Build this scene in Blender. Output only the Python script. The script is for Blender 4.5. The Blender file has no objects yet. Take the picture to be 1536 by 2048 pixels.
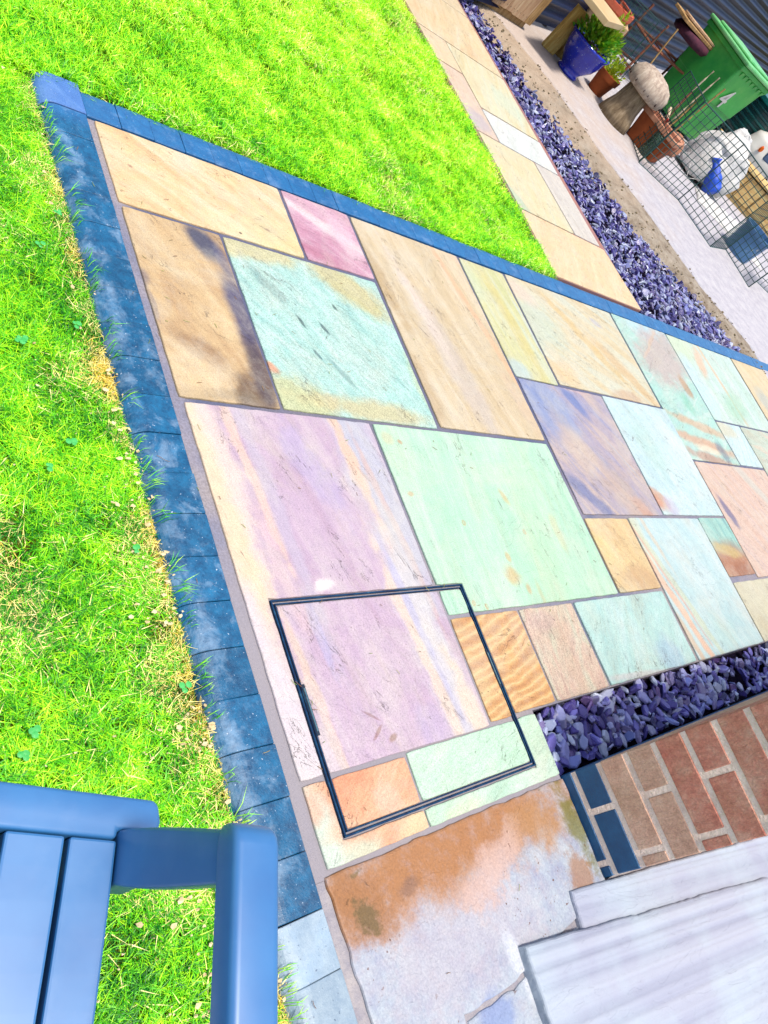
import bpy, bmesh, math, random
from mathutils import Vector, Matrix, noise as mnoise
random.seed(7)
sc = bpy.context.scene
COL = sc.collection
# ---------------------------------------------------------------- camera
cam = bpy.data.cameras.new('camera'); cam_o = bpy.data.objects.new('camera', cam); COL.objects.link(cam_o)
cam.sensor_fit = 'VERTICAL'; cam.sensor_height = 36.0; cam.sensor_width = 27.0
cam.lens = 28.2399
cam.clip_start = 0.02; cam.clip_end = 500
rows = [[0.699448, -0.009988, -0.714613, -0.96006], [-0.338932, 0.875673, -0.343979, -1.87885], [0.629204, 0.482801, 0.609103, 1.26]]
cam_o.matrix_world = Matrix(rows + [[0, 0, 0, 1]])
sc.camera = cam_o
# ---------------------------------------------------------------- light
SUN_EL = math.radians(76); SUN_AZ = math.radians(200)      # azimuth clockwise from +Y
w = bpy.data.worlds.new('World'); sc.world = w; w.use_nodes = True
wt = w.node_tree; bg = wt.nodes['Background']; bg.inputs[1].default_value = 0.125
sky = wt.nodes.new('ShaderNodeTexSky'); sky.sky_type = 'NISHITA'; sky.sun_disc = False
sky.sun_elevation = SUN_EL; sky.sun_rotation = SUN_AZ; sky.air_density = 1.0; sky.dust_density = 2.5
wt.links.new(sky.outputs[0], bg.inputs[0])
sun = bpy.data.lights.new('sun', 'SUN'); sun.energy = 2.2; sun.angle = math.radians(7); sun.color = (1, .93, .84)
so = bpy.data.objects.new('sun', sun); COL.objects.link(so)
sd = Vector((math.sin(SUN_AZ) * math.cos(SUN_EL), math.cos(SUN_AZ) * math.cos(SUN_EL), math.sin(SUN_EL)))
so.rotation_euler = sd.to_track_quat('Z', 'Y').to_euler(); so.location = (0, 0, 8)
sc.view_settings.view_transform = 'Standard'; sc.view_settings.look = 'None'
sc.view_settings.exposure = 1.28; sc.view_settings.gamma = 1; sc.view_settings.use_curve_mapping = False
KA = 0.5            # real base colour = display colour (linear) * KA

# ---------------------------------------------------------------- helpers
def lin(v):
    v /= 255.0
    return v / 12.92 if v <= .04045 else ((v + .055) / 1.055) ** 2.4
def rgb(c, k=1.0):
    return tuple(min(1, lin(x) * KA * k * q) for x, q in zip(c, (.97, .93, .84))) + (1,)
class T:
    def __init__(s, name, rough=.7, spec=.3):
        s.m = bpy.data.materials.new(name); s.m.use_nodes = True; s.t = s.m.node_tree
        s.b = s.t.nodes['Principled BSDF']; s.b.inputs['Roughness'].default_value = rough
        s.b.inputs['Specular IOR Level'].default_value = spec
        s.geo = None
    def n(s, k, **kw):
        x = s.t.nodes.new('ShaderNode' + k)
        for a, v in kw.items(): setattr(x, a, v)
        return x
    def put(s, sock, v):
        if isinstance(v, bpy.types.NodeSocket): s.t.links.new(v, sock)
        elif v is not None: sock.default_value = v
    def pos(s):
        if not s.geo: s.geo = s.n('NewGeometry')
        return s.geo.outputs['Position']
    def obj(s): return s.n('TexCoord').outputs['Object']
    def math(s, op, a, b=None, c=None, clamp=False):
        x = s.n('Math', operation=op); x.use_clamp = clamp
        s.put(x.inputs[0], a); s.put(x.inputs[1], b)
        if c is not None: s.put(x.inputs[2], c)
        return x.outputs[0]
    def vm(s, vec, loc=(0, 0, 0), ang=0, scale=(1, 1, 1), typ='POINT'):
        x = s.n('Mapping', vector_type=typ); s.put(x.inputs[0], vec)
        x.inputs['Location'].default_value = loc; x.inputs['Rotation'].default_value = (0, 0, math.radians(ang))
        x.inputs['Scale'].default_value = scale
        return x.outputs[0]
    def along(s, vec, ang, lx, ly, seed=0):        # texture space: first axis along ang with cell lx, second ly
        v = s.vm(vec, (seed * 1.37, seed * .71, 0), ang, (1, 1, 1), 'TEXTURE')
        x = s.n('Mapping'); s.put(x.inputs[0], v); x.inputs['Scale'].default_value = (1 / lx, 1 / ly, 1 / ly); x.inputs['Location'].default_value = (seed * 3.1, seed * 1.7, seed)
        return x.outputs[0]
    def noise(s, vec, scale=5, detail=5, rough=.6, dist=0, out=0):
        x = s.n('TexNoise'); s.put(x.inputs['Vector'], vec); x.inputs['Scale'].default_value = scale
        x.inputs['Detail'].default_value = detail; x.inputs['Roughness'].default_value = rough; x.inputs['Distortion'].default_value = dist
        return x.outputs[out]
    def ramp(s, f, stops):
        x = s.n('ValToRGB'); s.put(x.inputs[0], f); e = x.color_ramp.elements
        while len(e) < len(stops): e.new(.5)
        for i, (p, c) in enumerate(stops):
            e[i].position = p; e[i].color = c if len(c) == 4 else rgb(c)
        return x.outputs[0]
    def mr(s, v, a, b, c=0, d=1, smooth=False):
        x = s.n('MapRange', clamp=True); s.put(x.inputs[0], v)
        if smooth: x.interpolation_type = 'SMOOTHSTEP'
        for i, q in enumerate((a, b, c, d)): x.inputs[i + 1].default_value = q
        return x.outputs[0]
    def mix(s, f, a, b, mode='MIX'):
        x = s.n('Mix', data_type='RGBA', blend_type=mode); x.clamp_factor = True
        s.put(x.inputs[0], f); s.put(x.inputs[6], a); s.put(x.inputs[7], b)
        return x.outputs[2]
    def bump(s, h, dist=.003, strength=1, prev=None):
        x = s.n('Bump'); s.put(x.inputs['Height'], h); x.inputs['Distance'].default_value = dist; x.inputs['Strength'].default_value = strength
        if prev is not None: s.put(x.inputs['Normal'], prev)
        return x.outputs[0]
    def color(s, c): s.put(s.b.inputs['Base Color'], c)
    def normal(s, c): s.put(s.b.inputs['Normal'], c)
    def patch(s, col, P, cx, cy, rx, ry, ang, c, st=1.0, rag=.3, soft=.25, nz=None):
        v = s.vm(P, (cx, cy, 0), ang, (rx, ry, 50), 'TEXTURE')
        l = s.n('VectorMath', operation='LENGTH'); s.put(l.inputs[0], v)
        d = l.outputs['Value']
        if nz is not None:
            d = s.math('MULTIPLY_ADD', s.math('SUBTRACT', nz, .5), rag * 5.5, d)
        m = s.mr(d, 1 + soft * 1.5, 1 - soft * 1.5, 0, st * .92, smooth=True)
        return s.mix(m, col, rgb(c))

def simple(name, c, c2=None, scale=20, rough=.7, bump=.001, bscale=80, spec=.3, world=False, stretch=None):
    t = T(name, rough, spec)
    v = t.pos() if world else t.obj()
    if stretch: v = t.vm(v, scale=stretch)
    n = t.noise(v, scale, 6, .65)
    c2 = c2 or tuple(max(0, x * .8) for x in c)
    t.color(t.ramp(n, [(.3, c2), (.7, c)]))
    if bump: t.normal(t.bump(t.noise(v, bscale, 4), bump))
    return t.m

def link(name, me, mat=None, parent=None, loc=None):
    o = bpy.data.objects.new(name, me); COL.objects.link(o)
    if me is not None and mat is not None and not me.materials: me.materials.append(mat)
    if parent: o.parent = parent
    if loc: o.location = loc
    return o
def tag(o, label, cat, group=None):
    o['label'] = label; o['category'] = cat
    if group: o['group'] = group
    return o
def struct(o): o['kind'] = 'structure'; return o
def stuff(o): o['kind'] = 'stuff'; return o
def empty(name, loc, rz=0):
    o = bpy.data.objects.new(name, None); COL.objects.link(o); o.location = loc; o.rotation_euler = (0, 0, rz); o.empty_display_size = .1
    return o
def mesh(vs, fs, smooth=False, name='mesh'):
    me = bpy.data.meshes.new(name); me.from_pydata([tuple(v) for v in vs], [], [tuple(f) for f in fs]); me.update()
    if smooth:
        me.polygons.foreach_set('use_smooth', [True] * len(me.polygons))
    return me
def inset(poly, d):
    n = len(poly); out = []
    A = sum(poly[i][0] * poly[(i + 1) % n][1] - poly[(i + 1) % n][0] * poly[i][1] for i in range(n))
    sg = 1 if A > 0 else -1
    for i in range(n):
        p = Vector(poly[i][:2]); a = (p - Vector(poly[i - 1][:2])).normalized(); b = (Vector(poly[(i + 1) % n][:2]) - p).normalized()
        na = Vector((-a.y, a.x)) * sg; nb = Vector((-b.y, b.x)) * sg
        m = na + nb
        m = m / max(.4, m.length_squared / 2) if m.length > 1e-6 else na
        out.append((p.x + m.x * d, p.y + m.y * d))
    return out
def ccw(poly):
    n = len(poly)
    A = sum(poly[i][0] * poly[(i + 1) % n][1] - poly[(i + 1) % n][0] * poly[i][1] for i in range(n))
    return poly if A > 0 else poly[::-1]
def prism(poly, z0, z1, bev=0, bevd=None, seg=1):
    poly = ccw(list(poly)); n = len(poly); vs = []; fs = []; bevd = bevd or bev
    rings = [(poly, z0)]
    if bev:
        for k in range(seg + 1):
            a = k / seg * math.pi / 2
            rings.append((inset(poly, bev * (1 - math.cos(a))) if k else poly, z1 - bevd * (1 - math.sin(a))))
    else: rings.append((poly, z1))
    for r, z in rings: vs += [(p[0], p[1], z) for p in r]
    for k in range(len(rings) - 1):
        for i in range(n):
            j = (i + 1) % n; fs.append((k * n + i, k * n + j, (k + 1) * n + j, (k + 1) * n + i))
    fs.append(tuple(range(n))[::-1]); fs.append(tuple(range((len(rings) - 1) * n, len(rings) * n)))
    return vs, fs
def ragged(poly, step=.02, amp=.0015, seed=0, freq=25):
    poly = ccw(list(poly)); out = []; n = len(poly)
    for i in range(n):
        a = Vector(poly[i][:2]); b = Vector(poly[(i + 1) % n][:2]); L = (b - a).length; k = max(2, int(L / step)); nn = (b - a).normalized(); nn = Vector((-nn.y, nn.x))
        for j in range(k):
            p = a.lerp(b, j / k); f = mnoise.noise(Vector((p.x * freq, p.y * freq, seed))) + .6 * mnoise.noise(Vector((p.x * freq * 3, p.y * freq * 3, seed + 5)))
            if j == 0: p = p + ((b - a).normalized() * .0015) + nn * .0015
            out.append((p.x + nn.x * f * amp, p.y + nn.y * f * amp))
    return out
def bevel(me, w, seg=1, ang=.6):
    bm = bmesh.new(); bm.from_mesh(me)
    es = [e for e in bm.edges if len(e.link_faces) == 2 and e.calc_face_angle(0) > ang]
    bmesh.ops.bevel(bm, geom=es, offset=w, segments=seg, profile=.5, affect='EDGES'); bm.to_mesh(me); bm.free(); return me
def box(x0, x1, y0, y1, z0, z1, bev=0, seg=1):
    vs, fs = prism([(x0, y0), (x1, y0), (x1, y1), (x0, y1)], z0, z1)
    me = mesh(vs, fs)
    if bev: bevel(me, bev, seg)
    return me
def join(parts):            # list of (vs, fs)
    V = []; F = []
    for vs, fs in parts:
        o = len(V); V += [tuple(v) for v in vs]; F += [tuple(i + o for i in f) for f in fs]
    return V, F
def tube(pts, r, n=8, cap=True):
    pts = [Vector(p) for p in pts]; vs = []; fs = []
    rr = r if isinstance(r, (list, tuple)) else [r] * len(pts)
    up = Vector((0, 0, 1))
    for i, p in enumerate(pts):
        t = (pts[min(i + 1, len(pts) - 1)] - pts[max(i - 1, 0)]).normalized()
        u = t.cross(up)
        if u.length < .05: u = t.cross(Vector((1, 0, 0)))
        u.normalize(); v = t.cross(u)
        for k in range(n):
            a = 2 * math.pi * k / n; vs.append(p + (u * math.cos(a) + v * math.sin(a)) * rr[i])
    for i in range(len(pts) - 1):
        for k in range(n):
            j = (k + 1) % n; fs.append((i * n + k, (i + 1) * n + k, (i + 1) * n + j, i * n + j))
    if cap: fs.append(tuple(range(n))); fs.append(tuple(range((len(pts) - 1) * n, len(pts) * n))[::-1])
    return vs, fs
def lathe(prof, n=28, wob=0, seed=0):
    vs = []; fs = []
    for i, (r, z) in enumerate(prof):
        for k in range(n):
            a = 2 * math.pi * k / n; q = r * (1 + wob * mnoise.noise(Vector((math.cos(a) * 1.5, math.sin(a) * 1.5, z * 6 + seed))))
            vs.append((q * math.cos(a), q * math.sin(a), z))
    for i in range(len(prof) - 1):
        for k in range(n):
            j = (k + 1) % n; fs.append((i * n + k, i * n + j, (i + 1) * n + j, (i + 1) * n + k))
    fs.append(tuple(range(n))[::-1]); fs.append(tuple(range((len(prof) - 1) * n, len(prof) * n)))
    return vs, fs
def M(part, name='mesh', smooth=False): return mesh(part[0], part[1], smooth, name)

# ================================================================ MATERIALS
def slab_mat(name, stops, ang=20, lx=.35, ly=.08, seed=0, patches=(), grain=.12, relief=.0022, dist=.8, wave=None, speck=0, speckc=(60, 80, 90), rough=.72, warp=.03, terr=1.0):
    t = T(name, rough, .25); P = t.pos()
    nz = t.noise(P, 9, 8, .7); nzf = t.noise(t.vm(P, ang=35, scale=(1, 1, 1)), 38, 6, .78)     # ragged edge noises
    wv = t.n('VectorMath', operation='MULTIPLY_ADD'); t.put(wv.inputs[0], t.noise(P, 6, 4, .6, 0, 1)); wv.inputs[1].default_value = (warp, warp, 0); t.put(wv.inputs[2], P)
    PW = wv.outputs[0]
    f = t.noise(t.along(PW, ang, lx, ly, seed), 1, 6, .62, dist)
    if wave:                                   # wave = (angle, spacing, distortion, weight)
        x = t.n('TexWave', wave_type='BANDS', bands_direction='Y'); t.put(x.inputs[0], t.along(PW, wave[0], wave[1], wave[1], seed))
        x.inputs['Scale'].default_value = .33; x.inputs['Distortion'].default_value = wave[2]; x.inputs['Detail'].default_value = 4; x.inputs['Detail Scale'].default_value = .35; x.inputs['Detail Roughness'].default_value = .6
        f = t.math('ADD', t.math('MULTIPLY', f, 1 - wave[3]), t.math('MULTIPLY', x.outputs['Fac'], wave[3]))
    c = t.ramp(f, stops)
    for p in patches:
        rag = p[7] if len(p) > 7 else .35; soft = p[8] if len(p) > 8 else .3
        c = t.patch(c, PW, p[0][0], p[0][1], p[1], p[2], p[3], p[4], p[5] if len(p) > 5 else 1, rag * (.9 if rag >= .85 else 1), soft, nzf if rag >= .85 else nz)
    if speck:
        s1 = t.noise(t.vm(P, scale=(1, 1, 1)), 55, 3, .6)
        region = t.mr(t.noise(P, 7, 3), .5, .62)
        m = t.math('MULTIPLY', t.mr(s1, .66, .72), region); m = t.math('MULTIPLY', m, speck)
        c = t.mix(m, c, rgb(speckc))
    # bleaching, dirt film, then fine streaky grain, mottling and tiny pits
    c = t.mix(t.mr(t.noise(PW, 5.5, 9, .72, .5), .46, .72, 0, .42), c, rgb((232, 232, 220)))
    c = t.mix(t.mr(t.noise(t.along(PW, ang, .5, .12, seed + 11), 1, 8, .74, .6), .52, .74, 0, .34), c, rgb((206, 194, 156)))
    c = t.mix(t.mr(t.noise(PW, 21, 8, .75), .55, .75, 0, .22), c, rgb((186, 184, 198)))
    hs = t.n('HueSaturation'); hs.inputs['Saturation'].default_value = .86; hs.inputs['Value'].default_value = 1.03; t.put(hs.inputs['Color'], c); c = hs.outputs[0]
    g = t.noise(t.along(P, ang, .05, .006, seed), 1, 4, .7)
    c = t.mix(1, c, t.ramp(g, [(.25, (1 - grain,) * 3 + (1,)), (.75, (1 + grain * .6,) * 3 + (1,))]), 'MULTIPLY')
    g2 = t.noise(P, 260, 3, .7)
    c = t.mix(1, c, t.ramp(g2, [(.3, (1 - grain * 1.4,) * 3 + (1,)), (.6, (1.04,) * 3 + (1,))]), 'MULTIPLY')
    spk = t.noise(P, 420, 2, .6); c = t.mix(1, c, t.ramp(spk, [(.32, (1 - grain * 2.2,) * 3 + (1,)), (.5, (1, 1, 1, 1)), (.7, (1.05,) * 3 + (1,))]), 'MULTIPLY')
    ck = t.noise(t.along(PW, ang + 12, .30, .09, seed + 7), 1, 5, .62, 1.2); line = t.mr(t.math('ABSOLUTE', t.math('SUBTRACT', ck, .5)), .0, .006, 1, 0); gate = t.mr(t.noise(P, 8, 3), .53, .62)
    line = t.math('MULTIPLY', line, gate); c = t.mix(t.math('MULTIPLY', line, .7), c, rgb((112, 98, 98)))
    pits = t.mr(t.noise(P, 120, 2, .5), .73, .77); c = t.mix(t.math('MULTIPLY', pits, .55), c, rgb((110, 100, 95)))
    mot = t.noise(P, 30, 6, .7); c = t.mix(1, c, t.ramp(mot, [(.3, (.93, .93, .95, 1)), (.65, (1.05, 1.04, 1.02, 1))]), 'MULTIPLY')
    t.color(c)
    # riven relief: terraces + grain
    h = t.noise(t.along(PW, ang, .35, .22, seed + 3), 1, 5, .5, .6)
    sn = t.math('SNAP', h, .085); tr = t.math('ADD', t.math('MULTIPLY', sn, 1.0), t.math('MULTIPLY', h, .5))
    b = t.bump(tr, relief * 8 * terr, 1.0)
    b = t.bump(t.math('SUBTRACT', 1, line), .0016, .8, b)
    b = t.bump(t.noise(t.along(P, ang, .06, .014, seed), 1, 5, .6), relief * .7, .8, b)
    b = t.bump(g2, relief * .12, .7, b)
    t.normal(b)
    return t.m

def kerb_mat(name, c1, c2, bloom):
    t = T(name, .42, .45); P = t.pos()
    n = t.noise(P, 14, 8, .72, .4); q_ = t.n('SeparateXYZ'); t.put(q_.inputs[0], P)
    n = t.math('ADD', n, t.mr(q_.outputs[0], -.065, -.10, 0, .05))
    c = t.ramp(t.noise(P, 26, 9, .78), [(.34, c1), (.66, c2)])
    m = t.mr(n, .52, .68, 0, bloom)
    c = t.mix(m, c, rgb((165, 200, 236)))
    inf = t.n('ObjectInfo'); c = t.mix(1, c, t.ramp(inf.outputs['Random'], [(0, (.82, .84, .86, 1)), (1, (1.12, 1.12, 1.14, 1))]), 'MULTIPLY')
    fl = t.mr(t.noise(P, 190, 2, .5), .70, .74); c = t.mix(fl, c, rgb((205, 225, 255)))
    dk = t.mr(t.noise(P, 150, 2, .5), .33, .28); c = t.mix(t.math('MULTIPLY', dk, .6), c, rgb((15, 60, 110)))
    c = t.mix(t.mr(q_.outputs[1], -.06, .0, 0, .42), c, rgb((66, 142, 226)))
    t.color(c)
    b = t.bump(t.noise(P, 260, 4, .7), .0009, .9); b = t.bump(t.noise(P, 30, 4), .002, .6, b); t.normal(b)
    t.put(t.b.inputs['Roughness'], t.mr(n, .4, .7, .35, .6))
    return t.m
M_kerb = kerb_mat('charcoal_blue_concrete', (2, 72, 120), (30, 128, 184), .52)
M_kerb_violet = kerb_mat('violet_blue_concrete', (85, 115, 185), (105, 145, 220), .3)
M_kerb_pale = kerb_mat('weathered_grey_concrete', (140, 168, 195), (182, 204, 222), .4)

def mortar():
    t = T('grey_pointing_mortar', .85, .15); P = t.pos()
    c = t.ramp(t.noise(P, 3, 5, .6), [(.35, (130, 142, 180)), (.5, (170, 168, 190)), (.68, (192, 184, 186))])
    c = t.mix(t.mr(t.noise(P, 200, 3), .4, .6, 0, .35), c, rgb((110, 105, 110)))
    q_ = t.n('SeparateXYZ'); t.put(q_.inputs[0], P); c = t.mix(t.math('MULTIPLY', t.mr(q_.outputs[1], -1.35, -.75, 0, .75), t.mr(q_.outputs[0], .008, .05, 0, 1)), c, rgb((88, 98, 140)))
    c = t.mix(t.math('MULTIPLY', t.mr(q_.outputs[1], -1.2, -1.45, 0, .8), t.mr(q_.outputs[0], 1.2, .5, 0, 1)), c, rgb((176, 172, 184)))
    t.color(c); t.normal(t.bump(t.noise(P, 300, 4), .0012)); return t.m
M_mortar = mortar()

def slate(name, dark):
    t = T(name, .28, .7)
    g = t.n('NewGeometry'); o = t.n('ObjectInfo')
    r = t.math('FRACT', t.math('ADD', g.outputs['Random Per Island'], t.math('MULTIPLY', o.outputs['Random'], 7.3)))
    k = dark
    c = t.ramp(r, [(0, rgb((34, 24, 92), k)), (.22, rgb((72, 58, 150), k)), (.42, rgb((118, 112, 205), k)), (.62, rgb((178, 186, 236), k)), (.74, rgb((96, 66, 140), k)), (.86, rgb((205, 218, 250), k)), (1, rgb((120, 130, 215), k))])
    v = t.obj()
    c = t.mix(1, c, t.ramp(t.noise(t.vm(v, scale=(1, 3, 1)), 90, 5, .7), [(.3, (.75, .75, .8, 1)), (.7, (1.15, 1.15, 1.1, 1))]), 'MULTIPLY')
    t.color(c); t.normal(t.bump(t.noise(t.vm(v, scale=(1, 3, 4)), 110, 4, .65), .0015)); return t.m
M_slate = slate('purple_slate', .98); M_slate_deep = slate('deep_blue_slate', 1.75)

M_soil = simple('dark_soil', (38, 22, 60), (14, 8, 34), 40, .9, .006, 90, .1, True)
M_lawnsoil = simple('lawn_earth', (120, 135, 40), (85, 80, 30), 30, .95, .006, 90, .05, True)

# ================================================================ GROUND
g = struct(link('ground', M(prism([(-60, -60), (60, -60), (60, 60), (-60, 60)], -.5, -.17)), simple('garden_earth', (150, 150, 90), (110, 110, 70), 3, .95, .01, 20, .1, True)))

K = .7875
def R4(a): return [(a[0] * K, a[3] * K), (a[1] * K, a[3] * K), (a[1] * K, a[2] * K), (a[0] * K, a[2] * K)]

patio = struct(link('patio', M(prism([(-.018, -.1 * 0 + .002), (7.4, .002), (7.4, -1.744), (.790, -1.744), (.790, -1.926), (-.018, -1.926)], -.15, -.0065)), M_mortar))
_sn = [0]
def slab(poly, mat, parent, z=0.0, amp=.0016, bev=.0034, tilt=True, thick=.03):
    _sn[0] += 1; s = _sn[0]
    poly = inset(ccw(list(poly)), -.0012)
    poly = ragged(poly, .018, amp, s * 3.3)
    cx = sum(p[0] for p in poly) / len(poly); cy = sum(p[1] for p in poly) / len(poly)
    p2 = [(p[0] - cx, p[1] - cy) for p in poly]
    vs, fs = prism(p2, -thick, 0, bev, bev * .8, 2)
    me = mesh(vs, fs, False, 'slab')
    o = link('slab', me, mat, parent, (cx, cy, z + (random.uniform(-.0012, .0012) if tilt else 0)))
    return o

S = {}
S[1] = slab(R4((.003, .765, -.003, -.363)), slab_mat('sandy_buff_stone', [(.3, (240, 190, 122)), (.5, (250, 212, 150)), (.68, (255, 232, 190))], 150, .30, .07, 1,
    [((0.521, -0.224), .10, .12, 60, (238, 226, 160), .7), ((0.306, -0.051), .22, .03, 145, (255, 240, 208), .5), ((0.082, -0.126), .007, .005, 0, (180, 130, 85), .9, .1), ((0.390, -0.250), .005, .004, 0, (60, 50, 45), .9, .1), ((0.500, -0.196), .008, .005, 0, (180, 130, 90), .9, .1)]), patio)
S[2] = slab(R4((.786, 1.145, -.003, -.361)), slab_mat('rose_pink_stone', [(.3, (206, 136, 172)), (.5, (220, 165, 196)), (.7, (236, 196, 220))], 160, .25, .06, 2,
    [((0.747, -0.083), .20, .022, -24, (255, 225, 235), .9, .3), ((0.843, -0.115), .05, .09, 20, (240, 205, 225), .8, .5), ((0.686, -0.230), .11, .03, -15, (200, 120, 155), .7)]), patio)
S[3] = slab(R4((.007, .370, -.383, -1.110)), slab_mat('tan_fossil_stone', [(.3, (208, 168, 112)), (.5, (224, 190, 132)), (.7, (240, 214, 162))], 120, .2, .1, 3,
    [((0.121, -0.711), .07, .035, 150, (160, 120, 82), .7, .6), ((0.234, -0.834), .075, .05, 100, (96, 66, 58), .85, .9), ((0.122, -0.843), .13, .02, 5, (140, 122, 92), .5, .7), ((0.075, -0.793), .08, .08, 0, (248, 222, 172), .5, .5),
     ((0.297, -0.318), .045, .10, 22, (172, 128, 78), .75, .5), ((0.239, -0.334), .040, .065, 30, (70, 82, 122), 1, 1.1, .15), ((0.289, -0.392), .02, .06, 10, (105, 108, 150), .7, 1.2, .15), ((0.285, -0.572), .035, .15, 0, (78, 80, 132), 1, 1.2, .15), ((0.284, -0.750), .035, .10, 0, (88, 74, 92), .9, 1.2, .15),
     ((0.015, -0.515), .02, .03, 0, (115, 105, 130), .7, 1.2, .15), ((0.024, -0.597), .008, .05, 0, (125, 110, 130), .6, 1.2, .15)], relief=.0026), patio)
S[4] = slab(R4((.388, 1.138, -.383, -1.107)), slab_mat('mint_and_straw_stone', [(.3, (165, 230, 226)), (.5, (188, 244, 238)), (.7, (212, 252, 250))], 128, .12, .05, 4,
    [((0.413, -0.298), .16, .05, 5, (232, 222, 158), .95, .45), ((0.761, -0.350), .17, .065, -28, (226, 214, 140), .95, .4), ((0.374, -0.822), .13, .075, -12, (220, 224, 158), .9, .5), ((0.668, -0.825), .24, .035, -2, (232, 218, 155), .85, .5), ((0.936, -0.687), .04, .12, 0, (215, 228, 160), .6, .6),
     ((0.319, -0.728), .03, .016, -30, (240, 150, 90), .9, .5), ((0.421, -0.425), .07, .02, 130, (110, 178, 185), .6, .7),
     ((0.496, -0.542), .024, .006, 120, (45, 100, 110), .9, 1.2), ((0.660, -0.449), .016, .006, 120, (40, 95, 105), .9, 1.2), ((0.584, -0.547), .022, .007, 125, (45, 100, 110), .9, 1.4), ((0.513, -0.651), .016, .005, 120, (60, 120, 130), .8, 1.3), ((0.583, -0.708), .06, .010, 125, (90, 165, 170), .6, 1.3)], grain=.2, relief=.003, speck=.5, speckc=(80, 150, 160)), patio)
S[5] = slab(R4((1.165, 1.888, -.008, -1.096)), slab_mat('buff_streaked_stone', [(.28, (212, 190, 145)), (.5, (226, 206, 166)), (.7, (238, 222, 192))], 104, .7, .06, 5,
    [((1.152, -0.571), .06, .36, 12, (215, 205, 200), .7, .4), ((1.436, -0.335), .018, .45, 14, (242, 190, 140), .8, .4), ((1.465, -0.693), .04, .13, 10, (228, 200, 170), .6), ((0.955, -0.276), .03, .20, 8, (190, 158, 95), .7, .7), ((0.939, -0.725), .05, .12, 0, (196, 160, 100), .6, .8), ((1.108, -0.366), .03, .20, 10, (240, 225, 215), .7, .5),
     ((1.491, 0.013), .04, .06, 0, (238, 205, 180), .5)], relief=.002), patio)
S[6] = slab(R4((1.912, 2.276, -.01, -.733)), slab_mat('pale_green_streaked_stone', [(.3, (205, 215, 150)), (.5, (226, 226, 166)), (.72, (212, 230, 205))], 100, .6, .05, 6,
    [((1.682, -0.304), .035, .30, 8, (222, 208, 110), .7, .4), ((1.523, -0.118), .06, .09, 0, (212, 230, 190), .7), ((1.559, -0.533), .07, .05, 0, (196, 226, 235), .85, .5), ((1.806, -0.353), .012, .22, 6, (205, 232, 240), .6, .6)]), patio)
S[7] = slab(R4((2.303, 3.425, -.003, -.722)), slab_mat('straw_swept_stone', [(.28, (222, 202, 152)), (.45, (230, 218, 180)), (.6, (222, 228, 208)), (.75, (236, 226, 192))], 150, .6, .09, 7,
    [((1.894, -0.231), .16, .14, 0, (205, 228, 212), .75, .5), ((1.874, -0.075), .10, .05, -20, (238, 215, 200), .7), ((2.301, -0.281), .32, .035, 132, (232, 196, 112), .8, .45), ((2.511, -0.385), .24, .04, 135, (226, 190, 125), .8, .45), ((2.416, -0.540), .13, .04, 0, (216, 172, 128), .7, .5), ((2.477, -0.098), .05, .02, -20, (195, 205, 232), .6, .6), ((1.911, -0.485), .1, .06, 0, (240, 205, 145), .6, .5)]), patio)
S[8] = slab(R4((3.450, 4.210, 0, -1.09)), slab_mat('banded_aqua_brown_stone', [(.3, (190, 228, 232)), (.5, (175, 232, 222)), (.7, (212, 240, 238))], 25, .3, .06, 8,
    [((3.091, 0.008), .22, .10, 0, (192, 232, 250), .95, .4), ((3.098, -0.190), .30, .17, 18, (208, 194, 192), 1, .35), ((3.040, -0.102), .22, .012, 35, (225, 195, 170), .7, .5), ((3.192, -0.369), .04, .07, 0, (195, 150, 90), .85, .7),
     ((3.091, -0.478), .05, .06, 0, (140, 220, 196), .8, .6), ((3.087, -0.617), .34, .03, -8, (222, 188, 150), .9, .5), ((3.021, -0.729), .34, .03, -8, (224, 170, 130), .9, .5), ((3.039, -0.765), .16, .02, -8, (245, 232, 205), .8, .5), ((3.034, -0.821), .34, .03, -8, (200, 150, 125), .9, .5), ((3.192, -0.768), .05, .06, 0, (120, 145, 170), .75, .8)], warp=.05), patio)
S[9] = slab(R4((4.235, 5.39, 0, -.722)), slab_mat('pale_aqua_orange_stone', [(.3, (190, 230, 215)), (.5, (206, 238, 232)), (.7, (222, 244, 248))], 95, .5, .08, 9,
    [((3.456, -0.053), .20, .10, 0, (216, 236, 200), .8, .5), ((3.646, -0.124), .12, .05, 60, (240, 200, 165), .9, .5), ((3.793, -0.243), .018, .40, 6, (238, 205, 165), .9, .3), ((3.798, -0.420), .2, .09, 20, (175, 228, 200), .8, .5), ((3.405, -0.337), .1, .2, 0, (205, 240, 255), .8, .5)]), patio)
S[10] = slab(R4((5.42, 6.4, 0, -.722)), slab_mat('warm_sand_stone', [(.3, (228, 205, 155)), (.7, (240, 224, 180))], 120, .4, .08, 10, [((4.451, -0.298), .1, .1, 0, (180, 205, 215), .6)]), patio)
S[11] = slab(R4((4.235, 4.64, -.74, -1.083)), slab_mat('ice_blue_banded_stone', [(.3, (185, 225, 240)), (.5, (205, 240, 250)), (.7, (225, 245, 248))], 60, .4, .04, 11, [((3.412, -0.614), .15, .05, 0, (225, 222, 190), .8, .5)]), patio)
S[12] = slab(R4((4.66, 5.4, -.74, -1.85)), slab_mat('grey_sage_stone', [(.3, (205, 205, 185)), (.5, (200, 225, 210)), (.7, (232, 210, 190))], 170, .4, .1, 12), patio)
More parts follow.
